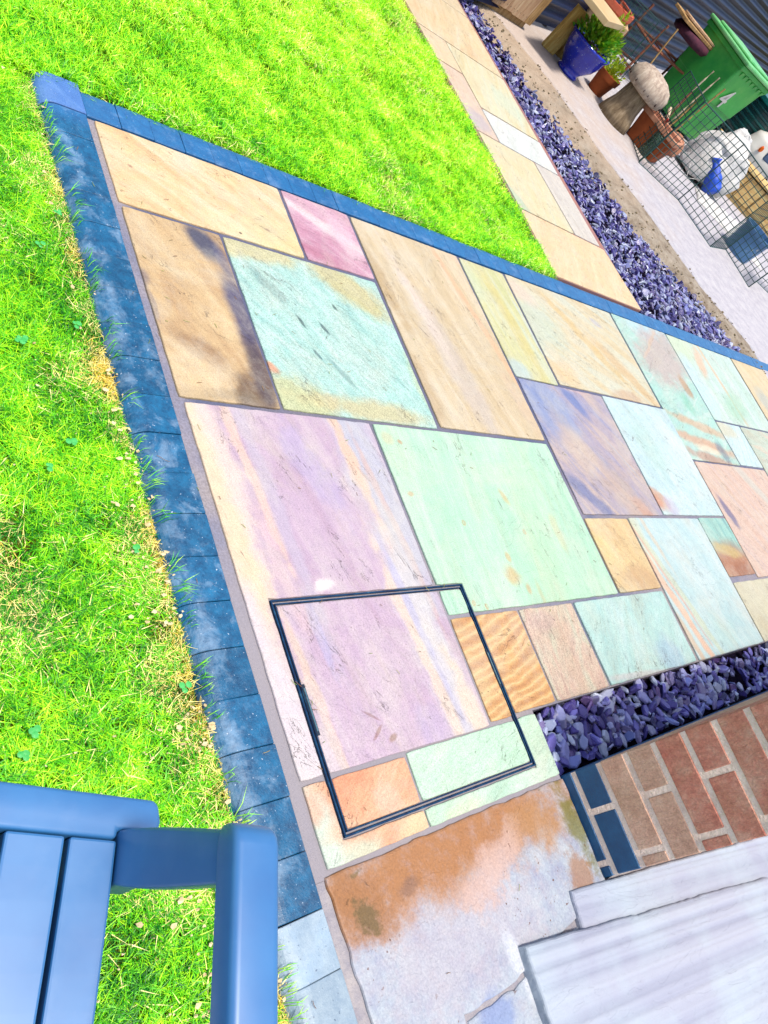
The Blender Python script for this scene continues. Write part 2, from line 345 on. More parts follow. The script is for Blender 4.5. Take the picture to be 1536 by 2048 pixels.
S[13] = slab(R4((1.920, 2.69, -.747, -1.476)), slab_mat('slate_blue_and_rose_stone', [(.25, (150, 165, 222)), (.48, (190, 180, 205)), (.62, (216, 196, 190)), (.78, (185, 195, 225))], 128, .4, .08, 13,
    [((1.646, -0.692), .16, .14, -20, (140, 168, 228), .85, .6), ((1.579, -0.622), .07, .06, 0, (120, 150, 220), .7, .6), ((1.866, -0.640), .10, .03, 130, (95, 130, 210), .75, .9), ((1.511, -0.786), .06, .03, 130, (100, 130, 212), .8, .9), ((1.704, -0.888), .07, .14, 15, (226, 202, 182), .75, .6), ((1.623, -1.075), .15, .035, 140, (105, 128, 195), .75, .9), ((1.920, -1.076), .18, .10, 130, (214, 190, 176), .75, .6), ((1.992, -1.130), .08, .04, 130, (220, 160, 125), .6, .6), ((1.814, -0.563), .2, .015, -4, (222, 190, 200), .7, .6)], grain=.16, relief=.0026), patio)
S[14] = slab(R4((2.705, 3.458, -.740, -1.473)), slab_mat('ice_white_stone', [(.3, (190, 225, 240)), (.5, (204, 240, 250)), (.72, (226, 246, 255))], 120, .4, .12, 14,
    [((2.105, -1.036), .035, .12, 40, (224, 140, 84), .9, .6), ((2.194, -1.080), .03, .07, 40, (226, 170, 130), .8, .7), ((2.344, -0.814), .10, .16, 15, (190, 232, 228), .7, .5), ((2.251, -1.114), .05, .05, 0, (205, 200, 240), .7, .5)], relief=.0045), patio)
S[15] = slab(R4((3.482, 4.63, -1.105, -1.865)), slab_mat('pink_streaked_stone', [(.3, (202, 180, 195)), (.45, (232, 205, 190)), (.6, (226, 190, 170)), (.75, (240, 225, 215))], 128, .9, .035, 15,
    [((2.826, -1.117), .03, .09, 15, (95, 105, 170), .8, .9), ((3.333, -0.946), .04, .3, 40, (205, 225, 222), .5, .5)]), patio)
S[16] = slab(R4((3.100, 3.465, -1.49, -1.843)), slab_mat('teal_and_rust_stone', [(.3, (120, 185, 195)), (.5, (160, 222, 215)), (.72, (185, 232, 225))], 98, .3, .03, 16,
    [((2.611, -1.394), .25, .105, -4, (196, 118, 62), 1, .4, .15), ((2.576, -1.320), .12, .03, -8, (222, 205, 120), .7, .8), ((2.632, -1.431), .09, .05, 0, (165, 95, 55), .6, .6)]), patio)
S[17] = slab(R4((2.305, 3.085, -1.495, -2.211)), slab_mat('pale_blue_peach_band_stone', [(.3, (182, 224, 236)), (.5, (200, 236, 246)), (.72, (222, 242, 250))], 112, .5, .12, 17,
    [((1.838, -1.229), .05, .15, 0, (228, 236, 210), .8, .5), ((1.854, -1.456), .022, .42, 17, (246, 196, 160), .95, .35), ((1.882, -1.376), .01, .30, 17, (240, 170, 140), .7, .4), ((1.851, -1.689), .018, .16, 12, (228, 196, 160), .85, .5), ((1.951, -1.502), .02, .36, 19, (216, 226, 190), .7, .5), ((1.938, -1.229), .015, .16, 12, (240, 215, 180), .6, .4), ((2.131, -1.661), .1, .08, 0, (188, 232, 230), .5, .5)], relief=.003), patio)
S[18] = slab(R4((1.905, 2.282, -1.50, -1.855)), slab_mat('honey_stone', [(.3, (224, 188, 125)), (.5, (238, 208, 145)), (.72, (240, 220, 158))], 120, .3, .07, 18,
    [((1.724, -1.409), .12, .045, -8, (205, 160, 110), .6, .6), ((1.548, -1.285), .08, .03, 130, (246, 226, 140), .6, .6), ((1.523, -1.450), .05, .02, 0, (205, 210, 180), .7, .6)]), patio)
MINT = slab_mat('mint_green_stone', [(.28, (172, 234, 202)), (.48, (188, 242, 214)), (.7, (210, 248, 228))], 88, .5, .07, 19,
    [((1.193, -1.224), .09, .42, -15, (196, 245, 205), .6, .5), ((1.082, -1.010), .12, .04, 0, (210, 245, 215), .6, .6), ((0.679, -0.967), .07, .10, 0, (200, 245, 215), .6), ((0.958, -1.353), .035, .03, 0, (226, 196, 125), .85, 1.0), ((1.095, -1.091), .012, .03, 20, (222, 205, 130), .8, .8), ((0.979, -1.298), .01, .014, 0, (226, 196, 125), .7, .8), ((1.012, -1.396), .01, .016, 0, (222, 190, 125), .7, .8), ((1.062, -1.424), .01, .05, 0, (215, 210, 150), .5, .8),
     ((0.841, -1.183), .008, .009, 0, (215, 165, 90), .9, .1), ((0.841, -1.183), .005, .006, 0, (190, 235, 200), .9, .1), ((1.118, -1.215), .008, .009, 0, (220, 165, 90), .9, .1), ((1.118, -1.215), .005, .006, 0, (190, 235, 200), .9, .1), ((0.742, -1.422), .007, .008, 0, (220, 165, 90), .9, .1), ((0.742, -1.422), .004, .005, 0, (190, 235, 200), .9, .1), ((0.789, -1.440), .007, .008, 0, (225, 175, 110), .9, .1), ((0.791, -1.440), .004, .005, 0, (190, 235, 200), .9, .1),
     ((0.708, -0.923), .008, .007, 0, (215, 165, 110), .8, .1), ((0.664, -1.100), .012, .007, 0, (215, 180, 120), .8, .3), ((1.309, -1.225), .02, .06, 0, (225, 220, 165), .5, .8), ((0.663, -0.919), .02, .02, 0, (235, 215, 165), .5, .8)], relief=.0016)
def KP(*a): return [(x * K, y * K) for x, y in a]
S[19] = slab(KP((.777, -1.125), (1.883, -1.118), (1.883, -1.857), (.906, -1.857), (.906, -1.750), (.777, -1.750)), MINT, patio)
PURP = slab_mat('lilac_banded_stone', [(.25, (196, 164, 196)), (.5, (208, 182, 214)), (.75, (222, 204, 222))], 104, .5, .10, 20,
    [((0.011, -1.486), .075, 1.1, 3, (238, 222, 214), 1, .25, .35), ((0.054, -1.015), .05, .35, 4, (246, 226, 212), .8, .4, .4), ((0.035, -1.156), .035, .3, 4, (252, 220, 168), .7, .4, .4), ((0.145, -1.088), .014, .33, 6, (246, 212, 190), .75, .35, .7), ((0.138, -1.279), .02, .14, 4, (236, 205, 212), .6, .5, .5), ((0.183, -1.140), .02, .40, 4, (205, 196, 226), .7, .4, .5),
     ((0.123, -1.598), .012, .30, 6, (244, 214, 190), .7, .4, .6), ((0.043, -1.636), .045, .28, 5, (228, 220, 238), .85, .4, .4), ((0.184, -1.449), .012, .12, 4, (180, 180, 236), .6, .5, .5), ((0.124, -1.753), .02, .15, 4, (225, 215, 225), .6, .5, .5),
     ((0.536, -1.040), .075, .42, 6, (200, 210, 232), .85, .4, .35), ((0.503, -1.205), .02, .5, 7, (242, 212, 184), .7, .4, .7), ((0.552, -1.220), .012, .30, 6, (236, 178, 150), .5, .6, .4), ((0.481, -0.982), .018, .16, 8, (240, 200, 168), .7, .5, .7), ((0.541, -1.278), .03, .2, 6, (216, 214, 218), .7, .5, .4),
     ((0.524, -1.587), .06, .38, 6, (222, 224, 236), .9, .4, .35), ((0.476, -1.542), .016, .30, 6, (244, 216, 190), .7, .4, .7), ((0.494, -1.440), .012, .20, 6, (190, 190, 240), .6, .5, .5), ((0.573, -1.683), .025, .12, 6, (248, 220, 190), .7, .5, .5), ((0.422, -1.705), .04, .06, 10, (205, 190, 232), .6, .6, .5),
     ((0.327, -1.023), .05, .14, 20, (186, 176, 232), .5, .5, .6), ((0.240, -1.349), .03, .014, 12, (255, 248, 250), .95, .4, .5), ((0.317, -1.289), .004, .003, 0, (90, 70, 90), .8, .1), ((0.252, -1.691), .02, .004, 40, (165, 115, 105), .7, .8), ((0.289, -1.709), .014, .006, 30, (165, 120, 100), .8, .8), ((0.249, -1.652), .022, .003, -30, (160, 110, 120), .7, .8)], grain=.10, relief=.0016, warp=.02, terr=.8)
S[20] = slab(KP((.018, -1.13), (.757, -1.125), (.757, -1.750), (.088, -1.750), (.088, -2.222), (.018, -2.222)), PURP, patio)
OCH = slab_mat('ochre_woodgrain_stone', [(.2, (214, 148, 66)), (.45, (238, 186, 100)), (.6, (248, 208, 132)), (.8, (226, 166, 82))], -2, .6, .04, 21, [((0.630, -1.653), .05, .05, 0, (245, 208, 125), .4)], wave=(14, .055, 5.0, .6), warp=.035, relief=.001, terr=.3)
S[21] = slab(KP((.906, -1.873), (1.137, -1.873), (1.137, -2.207), (.906, -2.207)), OCH, patio)
S[22] = slab(R4((1.157, 1.503, -1.873, -2.209)), slab_mat('blush_mottled_stone', [(.28, (222, 178, 165)), (.48, (236, 208, 186)), (.65, (226, 228, 205)), (.8, (238, 200, 170))], 75, .12, .05, 22, [((1.057, -1.658), .04, .14, 0, (232, 196, 170), .6, .7), ((1.007, -1.499), .06, .03, 0, (225, 195, 190), .7, .6)], grain=.2, relief=.003), patio)
S[23] = slab(R4((1.523, 2.27, -1.873, -2.209)), slab_mat('pale_aqua_stone', [(.28, (172, 222, 226)), (.5, (186, 236, 236)), (.72, (204, 240, 246))], 60, .3, .12, 23, [((1.639, -1.683), .08, .06, -20, (165, 200, 240), .6, .7), ((1.420, -1.723), .22, .012, -5, (222, 205, 215), .6, .5), ((1.266, -1.505), .05, .05, 0, (205, 235, 225), .6, .6)], relief=.003), patio)
PEACH = slab_mat('peach_orange_stone', [(.28, (236, 150, 96)), (.5, (248, 178, 126)), (.72, (252, 200, 158))], 30, .2, .08, 24,
    [((0.028, -1.872), .055, .15, 14, (216, 245, 232), 1, .35, .2), ((0.125, -1.899), .05, .03, 0, (220, 240, 215), .85, .8), ((0.273, -1.890), .05, .04, 0, (250, 222, 170), .8, .6), ((0.221, -1.816), .03, .03, 0, (252, 205, 180), .6, .6), ((0.097, -1.844), .05, .02, 0, (252, 190, 140), .5, .6), ((0.032, -1.790), .02, .03, 0, (246, 178, 140), .8, .6)], relief=.002)
S[24] = slab(KP((.019, -2.236), (.088, -2.236), (.088, -2.382), (.373, -2.382), (.373, -2.425), (.019, -2.428)), PEACH, patio)
MINT2 = slab_mat('pale_mint_stone', [(.28, (186, 236, 206)), (.5, (202, 246, 220)), (.72, (222, 250, 236))], 20, .3, .09, 25, [((0.539, -1.904), .06, .03, 20, (170, 215, 195), .5, .9), ((0.417, -1.896), .08, .02, 10, (225, 245, 190), .5, .6)], relief=.0028)
S[25] = slab(KP((.382, -2.382), (.906, -2.382), (.906, -2.228), (1.0, -2.228), (1.0, -2.425), (.382, -2.425)), MINT2, patio)
S[26] = slab(R4((3.105, 3.85, -1.88, -2.211)), slab_mat('beige_sage_stone', [(.3, (216, 208, 178)), (.5, (222, 222, 196)), (.72, (232, 222, 190))], 110, .4, .1, 26), patio)
S[27] = slab(R4((3.87, 5.4, -1.88, -2.211)), slab_mat('pale_grey_stone', [(.3, (210, 215, 210)), (.7, (228, 232, 226))], 100, .4, .1, 27), patio)
for a in ((5.42, 6.9, -.74, -1.47), (5.42, 6.9, -1.49, -2.211), (6.42, 9.3, 0, -.722), (6.93, 9.3, -.74, -2.211)):
    slab(R4(a), S[27].data.materials[0], patio)

# ---- recessed inspection cover with stone inlay
fr = empty('manhole_cover', ((.492) * K, -2.066 * K, 0))
tag(fr, 'recessed square manhole cover framed in dark blue steel and filled with cut paving stone', 'manhole cover')
def steel():
    t = T('blue_galvanised_steel', .35, .5); t.b.inputs['Metallic'].default_value = .35; P = t.pos()
    c = t.ramp(t.noise(P, 30, 6, .7), [(.38, (8, 50, 98)), (.58, (18, 85, 135)), (.76, (90, 155, 185))]); t.color(c); t.normal(t.bump(t.noise(P, 200, 3), .0005)); return t.m
M_steel = steel()
def ringpart(x0, x1, y0, y1, wd, z0, z1):
    out = []
    for a in ((x0, x1, y1 - wd, y1), (x0, x1, y0, y0 + wd), (x0, x0 + wd, y0 + wd, y1 - wd), (x1 - wd, x1, y0 + wd, y1 - wd)):
        out.append(prism([(a[0], a[2]), (a[1], a[2]), (a[1], a[3]), (a[0], a[3])], z0, z1))
    return join(out)
cx, cy = .492 * K, -2.066 * K
X0, X1, Y0, Y1 = .0935 * K - cx, .9005 * K - cx, -2.3765 * K - cy, -1.7555 * K - cy
link('outer_frame', bevel(M(ringpart(X0, X1, Y0, Y1, .0040, -.05, .0008)), .0008), M_steel, fr)
link('cover_tray', bevel(M(join([ringpart(X0 + .0085, X1 - .0085, Y0 + .0085, Y1 - .0085, .0028, -.05, .0002), prism([(X0 + .012, Y0 + .012), (X1 - .012, Y0 + .012), (X1 - .012, Y1 - .012), (X0 + .012, Y1 - .012)], -.05, -.034)])), .0006), M_steel, fr)
link('frame_gutter', M(ringpart(X0 + .0040, X1 - .0040, Y0 + .0040, Y1 - .0040, .0045, -.05, -.012)), simple('gutter_dark_blue', (8, 40, 75), (4, 25, 50), 60, .8, .002, 200, .2, True), fr)  # groove between the two rims, coloured darker than the steel
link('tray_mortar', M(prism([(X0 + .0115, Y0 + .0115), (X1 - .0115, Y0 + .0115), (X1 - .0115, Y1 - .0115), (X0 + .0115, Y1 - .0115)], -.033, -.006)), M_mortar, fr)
def tray(pts, mat):
    o = slab(KP(*pts), mat, None, 0, .001, .003, False, .026); o.name = 'inlay_slab'; o.parent = fr; o.location = (o.location[0] - cx, o.location[1] - cy, -.0012)
gx0, gx1, gy0, gy1 = .1115, .8825, -2.3585, -1.7735
tray([(gx0, gy1), (.763, gy1), (.763, -2.222), (gx0, -2.222)], PURP)
tray([(.779, gy1), (gx1, gy1), (gx1, -1.857), (.779, -1.857)], MINT)
tray([(.779, -1.873), (gx1, -1.873), (gx1, -2.213), (.779, -2.213)], OCH)
tray([(gx0, -2.238), (.373, -2.238), (.373, gy0), (gx0, gy0)], PEACH)
tray([(.386, -2.230), (gx1, -2.230), (gx1, gy0), (.386, gy0)], MINT2)
for (px, ya, yb) in ((X0 + .0095, (0.094, -1.570)[1] - cy, (0.091, -1.676)[1] - cy), (X1 - .0125, (0.689, -1.568)[1] - cy, (0.692, -1.669)[1] - cy)):
    s = 1 if px < 0 else -1
    xx = (px, px + .008) if s > 0 else (px - .004, px + .004)
    h = link('lifting_slot', M(join([prism([(xx[0], yb), (xx[1], yb), (xx[1], ya), (xx[0], ya)], -.02, .0012)])), simple('slot_dark', (20, 50, 80), (8, 25, 50), 90, .6, .001, 200, .4, True), fr)
    link('key_bar', bevel(M(prism([(xx[0] + .0025, yb + .008), (xx[1] - .002, yb + .008), (xx[1] - .002, ya - .008), (xx[0] + .0025, ya - .008)], .0008, .0028)), .0006), simple('steel_pin', (110, 150, 165), (60, 110, 140), 90, .4, .001, 200, .5, True), h)

# ---- block kerbs
def kerb_block(width, length, seg=7):
    # x: 0 inner -> -width outer; y: 0 -> -length ; rounded outer shoulder
    R_ = .042; prof = [(0, -.12), (0, -.0025), (-.0025, 0)]
    for k in range(seg + 1):
        a = k / seg * math.pi / 2 * .93; prof.append((-(width - R_) - R_ * math.sin(a), -R_ * (1 - math.cos(a)) * .82))
    prof.append((-width, -.12))
    e = .0012; vs = []; fs = []; n = len(prof)
    for y, s in ((0, e), (-e, 0), (-length + e, 0), (-length, e)):
        for i, (x, z) in enumerate(prof): vs.append((x - (s if i in (0, 1) else 0) + (s if i == n - 1 else 0), y, z - s))
    for k in range(3):
        for i in range(n - 1): fs.append((k * n + i, k * n + i + 1, (k + 1) * n + i + 1, (k + 1) * n + i))
    fs.append(tuple(range(n))[::-1]); fs.append(tuple(range(3 * n, 4 * n)))
    me = mesh(vs, fs)
    bm = bmesh.new(); bm.from_mesh(me); bmesh.ops.recalc_face_normals(bm, faces=bm.faces); bm.to_mesh(me); bm.free()
    return me
kb = struct(link('kerb', M(prism([(-.128, .11), (7.3, .11), (7.3, .0045), (-.0185, .0045), (-.0185, -3.2), (-.128, -3.2)], -.2, -.02)), simple('kerb_haunching', (110, 110, 130), None, 40, .9, .002, 200, .2, True)))
PITCH = .0985
kb_me = kerb_block(.116, PITCH - .0012); kb_me.materials.append(M_kerb)
kb_me2 = kerb_block(.116, PITCH - .0012); kb_me2.materials.append(M_kerb_pale)
for i in range(0, 32):
    y = .0 + .0035 - i * PITCH
    me = kb_me2 if y < -1.93 else kb_me
    o = link('kerb_block', me, None, kb, (-.0195 + random.uniform(-.0012, .0012), y, random.uniform(-.0015, .0015) + .001))
    o.rotation_euler = (random.uniform(-.006, .006), random.uniform(-.01, .01), random.uniform(-.008, .008))
# top row: rotated so the rounded shoulder faces the lawn
top_me = kb_me
for i in range(0, 74):
    x = -.017 + i * PITCH
    o = link('kerb_block', kb_me, None, kb, (x, .006 + random.uniform(-.001, .001), random.uniform(-.001, .001) + .001))
    o.rotation_euler = (random.uniform(-.002, .002), random.uniform(-.002, .002), -math.pi / 2); o.scale = (1, 1, 1)
    o.location.x = x + PITCH - PITCH; o.rotation_euler.z = -math.pi / 2
    o.location.x = x + (PITCH - .0022)
# corner block (rounded to the left)
cme = kerb_block(.1205, .1115); cme.materials.append(M_kerb_violet)
link('corner_block', cme, None, kb, (-.0185, .1178, .003))

# ---- side path of larger flags beyond the lawn
path = struct(link('path', M(prism([(2.315, .128), (3.165, .128), (3.05, 3.0), (3.0, 9), (2.245, 9), (2.245, 2.2)], -.15, -.0065)), simple('terracotta_pointing', (196, 140, 120), (170, 135, 150), 8, .9, .001, 200, .2, True)))
e = .004
def pslab(pts, name, stops, ang, seed, patches=(), **k):
    return slab(pts, slab_mat(name, stops, ang, .5, .09, seed, patches, **k), path, .0, .001)
pslab([(2.318, .132), (3.17, .132), (3.115, .545), (2.316, .555)], 'apricot_stone', [(.3, (248, 206, 150)), (.7, (255, 226, 180))], 60, 31)
pslab([(2.316, .565), (2.812, .562), (2.800, 1.083), (2.300, 1.083)], 'cream_sage_stone', [(.3, (232, 218, 165)), (.5, (240, 230, 186)), (.7, (222, 232, 205))], 80, 32, [((2.356, 0.628), .12, .04, 120, (190, 225, 200), .7, .6), ((2.345, 0.933), .1, .1, 0, (250, 225, 180), .6, .5)])
pslab([(2.824, .562), (3.078, .560), (3.062, 1.085), (2.812, 1.083)], 'grey_rose_stone', [(.3, (215, 205, 200)), (.5, (228, 226, 222)), (.7, (240, 225, 210))], 95, 34)
pslab([(2.500, 1.098), (3.062, 1.100), (3.058, 1.357), (2.500, 1.350)], 'white_blue_stone', [(.3, (226, 238, 240)), (.7, (245, 252, 255))], 60, 35)
pslab([(2.298, 1.098), (2.488, 1.098), (2.488, 1.610), (2.275, 1.610)], 'rosy_beige_stone', [(.3, (232, 200, 175)), (.5, (240, 215, 190)), (.7, (225, 205, 205))], 95, 36, [((2.391, 1.208), .1, .08, 0, (200, 195, 215), .7, .5)])
pslab([(2.500, 1.368), (3.056, 1.372), (3.046, 1.888), (2.500, 1.888)], 'cream_mint_stone', [(.3, (236, 220, 165)), (.5, (244, 236, 196)), (.7, (226, 240, 220))], 70, 37, [((2.924, 1.603), .14, .14, 0, (220, 242, 222), .7, .5)])
pslab([(2.274, 1.625), (2.488, 1.625), (2.490, 1.888), (2.262, 1.888)], 'apricot_cream_stone', [(.3, (246, 212, 165)), (.7, (250, 228, 190))], 95, 38)
pslab([(2.262, 1.902), (3.045, 1.902), (3.030, 2.442), (2.248, 2.442)], 'cream_apricot_stone', [(.3, (242, 208, 158)), (.5, (248, 226, 180)), (.7, (250, 238, 208))], 70, 39)
pslab([(2.248, 2.456), (3.030, 2.456), (3.02, 3.05), (2.248, 3.05)], 'pale_cream_stone', [(.3, (240, 215, 170)), (.7, (250, 236, 205))], 70, 40)
for k in range(8):
    y = 3.064 + k * .6
    pslab([(2.248, y), (2.62, y), (2.62, y + .586), (2.248, y + .586)], 'far_cream_stone', [(.3, (240, 215, 170)), (.7, (250, 236, 205))], 70, 41 + k)
    pslab([(2.634, y), (3.02, y), (3.02, y + .586), (2.634, y + .586)], 'far_sage_stone', [(.3, (225, 225, 190)), (.7, (245, 236, 210))], 70, 61 + k)

# ---- old worn slab and threshold by the door
def oldslab():
    t = T('worn_rust_mauve_stone', .6, .35); P = t.pos(); nz = t.noise(P, 9, 9, .72)
    c = t.ramp(t.noise(P, 14, 8, .7), [(.3, (160, 168, 204)), (.5, (188, 202, 224)), (.7, (208, 222, 236))])
    c = t.patch(c, P, *(0.255, -2.089), .26, .13, 0, (206, 200, 216), .6, .8, .4, nz)
    c = t.patch(c, P, .34, -1.965, .60, .088, 0, (198, 144, 92), .8, .5, .35, nz)
    c = t.patch(c, P, .30, -1.958, .42, .060, 0, (186, 126, 68), .85, .55, .35, nz)
    c = t.mix(t.mr(t.noise(P, 26, 8, .75), .5, .72, 0, .35), c, rgb((206, 190, 200)))
    c = t.patch(c, P, *(0.062, -1.980), .055, .09, 20, (176, 124, 80), .8, .6, .3, nz)
    c = t.patch(c, P, *(0.434, -2.038), .11, .045, 20, (224, 196, 190), .85, .7, .3, nz)
    c = t.patch(c, P, *(0.642, -1.987), .09, .05, 0, (196, 152, 106), .6, .5, .4, nz)
    c = t.patch(c, P, *(0.761, -2.030), .035, .10, 12, (130, 130, 56), .9, .8, .3, nz)
    c = t.patch(c, P, *(0.711, -2.121), .04, .05, 0, (176, 124, 74), .8, .8, .3, nz)
    c = t.patch(c, P, *(0.068, -2.008), .022, .03, 20, (118, 100, 60), .9, 1.0, .2, nz)
    c = t.patch(c, P, *(0.188, -1.997), .022, .012, 10, (136, 108, 100), .6, .9, .35, nz)
    c = t.patch(c, P, *(0.076, -1.935), .025, .008, 10, (125, 110, 70), .8, .9, .2, nz)
    c = t.patch(c, P, *(0.404, -2.216), .02, .06, 10, (228, 238, 255), .9, .6, .3, nz)
    c = t.patch(c, P, *(0.297, -2.275), .06, .04, 10, (140, 165, 222), .8, .6, .3, nz)
    sp = t.math('MULTIPLY', t.mr(t.noise(P, 70, 2), .66, .71), t.mr(t.noise(P, 5, 2), .5, .6)); c = t.mix(sp, c, rgb((120, 75, 50)))
    c = t.mix(1, c, t.ramp(t.noise(P, 200, 4, .7), [(.3, (.82, .82, .84, 1)), (.65, (1.08, 1.07, 1.05, 1))]), 'MULTIPLY')
    t.color(c)
    h = t.noise(P, 9, 5, .55, .5); b = t.bump(t.math('ADD', t.math('SNAP', h, .09), t.math('MULTIPLY', h, .5)), .009, .9); b = t.bump(t.noise(P, 120, 5, .65), .0016, .9, b); t.normal(b)
    return t.m
M_old = oldslab()
pave2 = struct(link('pavement', M(prism([(-.0175, -1.9265), (.800, -1.9265), (.800, -2.17), (2.2, -2.17), (2.2, -3.4), (-.02, -3.4)], -.15, -.008)), simple('pale_old_mortar', (205, 200, 205), (160, 160, 180), 25, .9, .004, 120, .2, True)))
slab([(.006, -1.922), (.792, -1.922), (.792, -2.19), (.50, -2.215), (.36, -2.238), (.215, -2.236), (.20, -2.62), (.020, -2.62)], M_old, pave2, -.001, .004, .005)
slab([(.222, -2.246), (.37, -2.246), (.80, -2.20), (.80, -2.62), (.215, -2.62)], M_old, pave2, -.003, .003, .005)
for (a, b_) in (((.02, -2.63), (.8, -3.3)),): slab([(a[0], a[1]), (b_[0], a[1]), (b_[0], b_[1]), (a[0], b_[1])], M_old, pave2)

# ---- ribbed sandstone step slabs
def ribstone():
    t = T('ribbed_pale_sandstone', .65, .3); P = t.pos()
    v = t.along(P, -9.5, 3.0, .024, 3)
    r = t.noise(v, 1, 1.5, .5, .15); r2 = t.noise(t.along(P, -9.5, .35, .006, 5), 1, 4, .6)
    c = t.ramp(r, [(.32, (172, 180, 208)), (.45, (184, 192, 220)), (.7, (196, 204, 228))])
    c = t.mix(t.mr(t.noise(P, 4, 4), .4, .65, 0, .5), c, rgb((205, 228, 246)))
    t.color(c)
    b = t.bump(r, .0075, 1); b = t.bump(r2, .0004, .5, b)
    chn = t.noise(t.along(P, -9.5, .16, .06, 9), 1, 3, .5, .8); chips = t.math('SNAP', chn, .22); b = t.bump(chips, .010, .8, b); b = t.bump(t.noise(P, 60, 6, .7), .002, .8, b); t.normal(b); return t.m
M_rib = ribstone()
def stepstone(pts, z0, z1, seed):
    p = ragged(pts, .02, .0045, seed, 11)
    vs, fs = prism(p, z0, z1, .008, .008, 3); return mesh(vs, fs)
s1 = link('step_slab', stepstone([(0.640, -2.146), (1.663, -2.300), (2.15, -2.50), (.60, -2.50)], -.012, .010, 2), M_rib)
tag(s1, 'lower ribbed pale sandstone step slab touching the end of the brick wall', 'stone step')
s2 = link('step_slab', stepstone([(0.414, -2.186), (1.513, -2.384), (2.10, -2.95), (.40, -2.95)], -.010, .022, 4), M_rib)
tag(s2, 'upper and larger ribbed lilac-white sandstone step slab at the bottom right corner', 'stone step')

# ---- brick wall
WX, WY = .797, -1.916
wall = empty('brick_wall', (WX, WY, 0)); tag(wall, 'low red brick wall with dark blue engineering bricks at its foot beside the slate channel', 'wall')
def mort_wall():
    t = T('cream_brick_mortar', .85, .2); v = t.obj()
    c = t.ramp(t.noise(v, 14, 5), [(.3, rgb((226, 200, 190), 1.5)), (.55, rgb((244, 224, 214), 1.7)), (.75, rgb((250, 232, 222), 1.5))]); t.color(c); b_ = t.bump(t.noise(v, 28, 5), .008); t.normal(t.bump(t.noise(v, 160, 5), .004, 1, b_)); return t.m
WH = .66
wall_m = link('mortar', M(prism([(.0018, -.0018), (2.6, -.0018), (2.6, -.246), (.0018, -.246)], -.12, WH)), mort_wall(), wall)
def brickmat(name, c1, c2, c3, rough=.85):
    t = T(name, rough, .25); v = t.obj(); o = t.n('ObjectInfo')
    x = t.n('VectorMath', operation='ADD'); t.put(x.inputs[0], v); sp = t.n('CombineXYZ'); r = t.math('MULTIPLY', o.outputs['Random'], 37); t.put(sp.inputs[0], r); t.put(sp.inputs[1], r); t.put(x.inputs[1], sp.outputs[0]); v = x.outputs[0]
    c = t.ramp(t.noise(v, 18, 6, .7), [(.3, c1), (.5, c2), (.72, c3)])
    c = t.mix(1, c, t.ramp(o.outputs['Random'], [(0, (1.12, 1.1, 1.08, 1)), (1, (1.36, 1.32, 1.3, 1))]), 'MULTIPLY')
    c = t.mix(t.mr(t.noise(v, 7, 3), .5, .7, 0, .35), c, rgb((196, 165, 130)))
    c = t.mix(1, c, t.ramp(t.noise(v, 170, 4, .75), [(.3, (.75, .75, .75, 1)), (.65, (1.1, 1.08, 1.05, 1))]), 'MULTIPLY')
    t.color(c); b = t.bump(t.noise(t.vm(v, scale=(1, 2.2, .9)), 45, 6, .7, .8), .006); b = t.bump(t.noise(v, 220, 3), .0012, 1, b); t.normal(b); return t.m
M_br_red = brickmat('red_brick', (214, 132, 118), (232, 162, 146), (244, 200, 184))
M_br_dun = brickmat('dun_brick', (212, 168, 150), (234, 194, 176), (244, 216, 198))
M_br_blue = simple('blue_engineering_brick', (26, 108, 168), (14, 84, 140), 30, .45, .0008, 200, .5)
bcache = {}
def brick(x0, x1, y0, y1, z0, z1, mat):
    d = (round(x1 - x0, 4), round(y1 - y0, 4), round(z1 - z0, 4), mat.name)
    if d not in bcache:
        me = box(-d[0] / 2, d[0] / 2, -d[1] / 2, d[1] / 2, -d[2] / 2, d[2] / 2, .003, 1); me.materials.append(mat); bcache[d] = me
    o = link('brick', bcache[d], None, wall, ((x0 + x1) / 2 + random.uniform(-.0008, .0006), (y0 + y1) / 2, (z0 + z1) / 2))
    o.rotation_euler = (random.uniform(-.006, .006), 0, random.uniform(-.005, .005))
PZ = .0795; J = .0125; hh = PZ - J
zs = -.0455
nc = int((WH - zs) / PZ)
for c_ in range(nc):
    z0 = zs + c_ * PZ; z1 = z0 + hh
    if c_ < 2: mm = lambda: M_br_blue
    else:
        pr = min(1, max(0, (c_ - 2.5) / 3)); mm = (lambda pr=pr: M_br_red if random.random() < pr else M_br_dun)
    HD = .0965; STR = .215
    if c_ % 2 == 1:   # header end towards the patio, next brick behind
        brick(0, STR, -HD, 0, z0, z1, mm()); brick(0, .1, -.248, -HD - J, z0, z1, mm()); xs = STR + J
    else:
        brick(0, .1, -.2115, 0, z0, z1, mm()); brick(0, .1, -.248, -.2115 - J, z0, z1, mm()); xs = .1 + J
    while xs < 2.4:
        brick(xs, xs + STR, -.1, 0, z0, z1, mm()); xs += STR + J
brick_cop = None

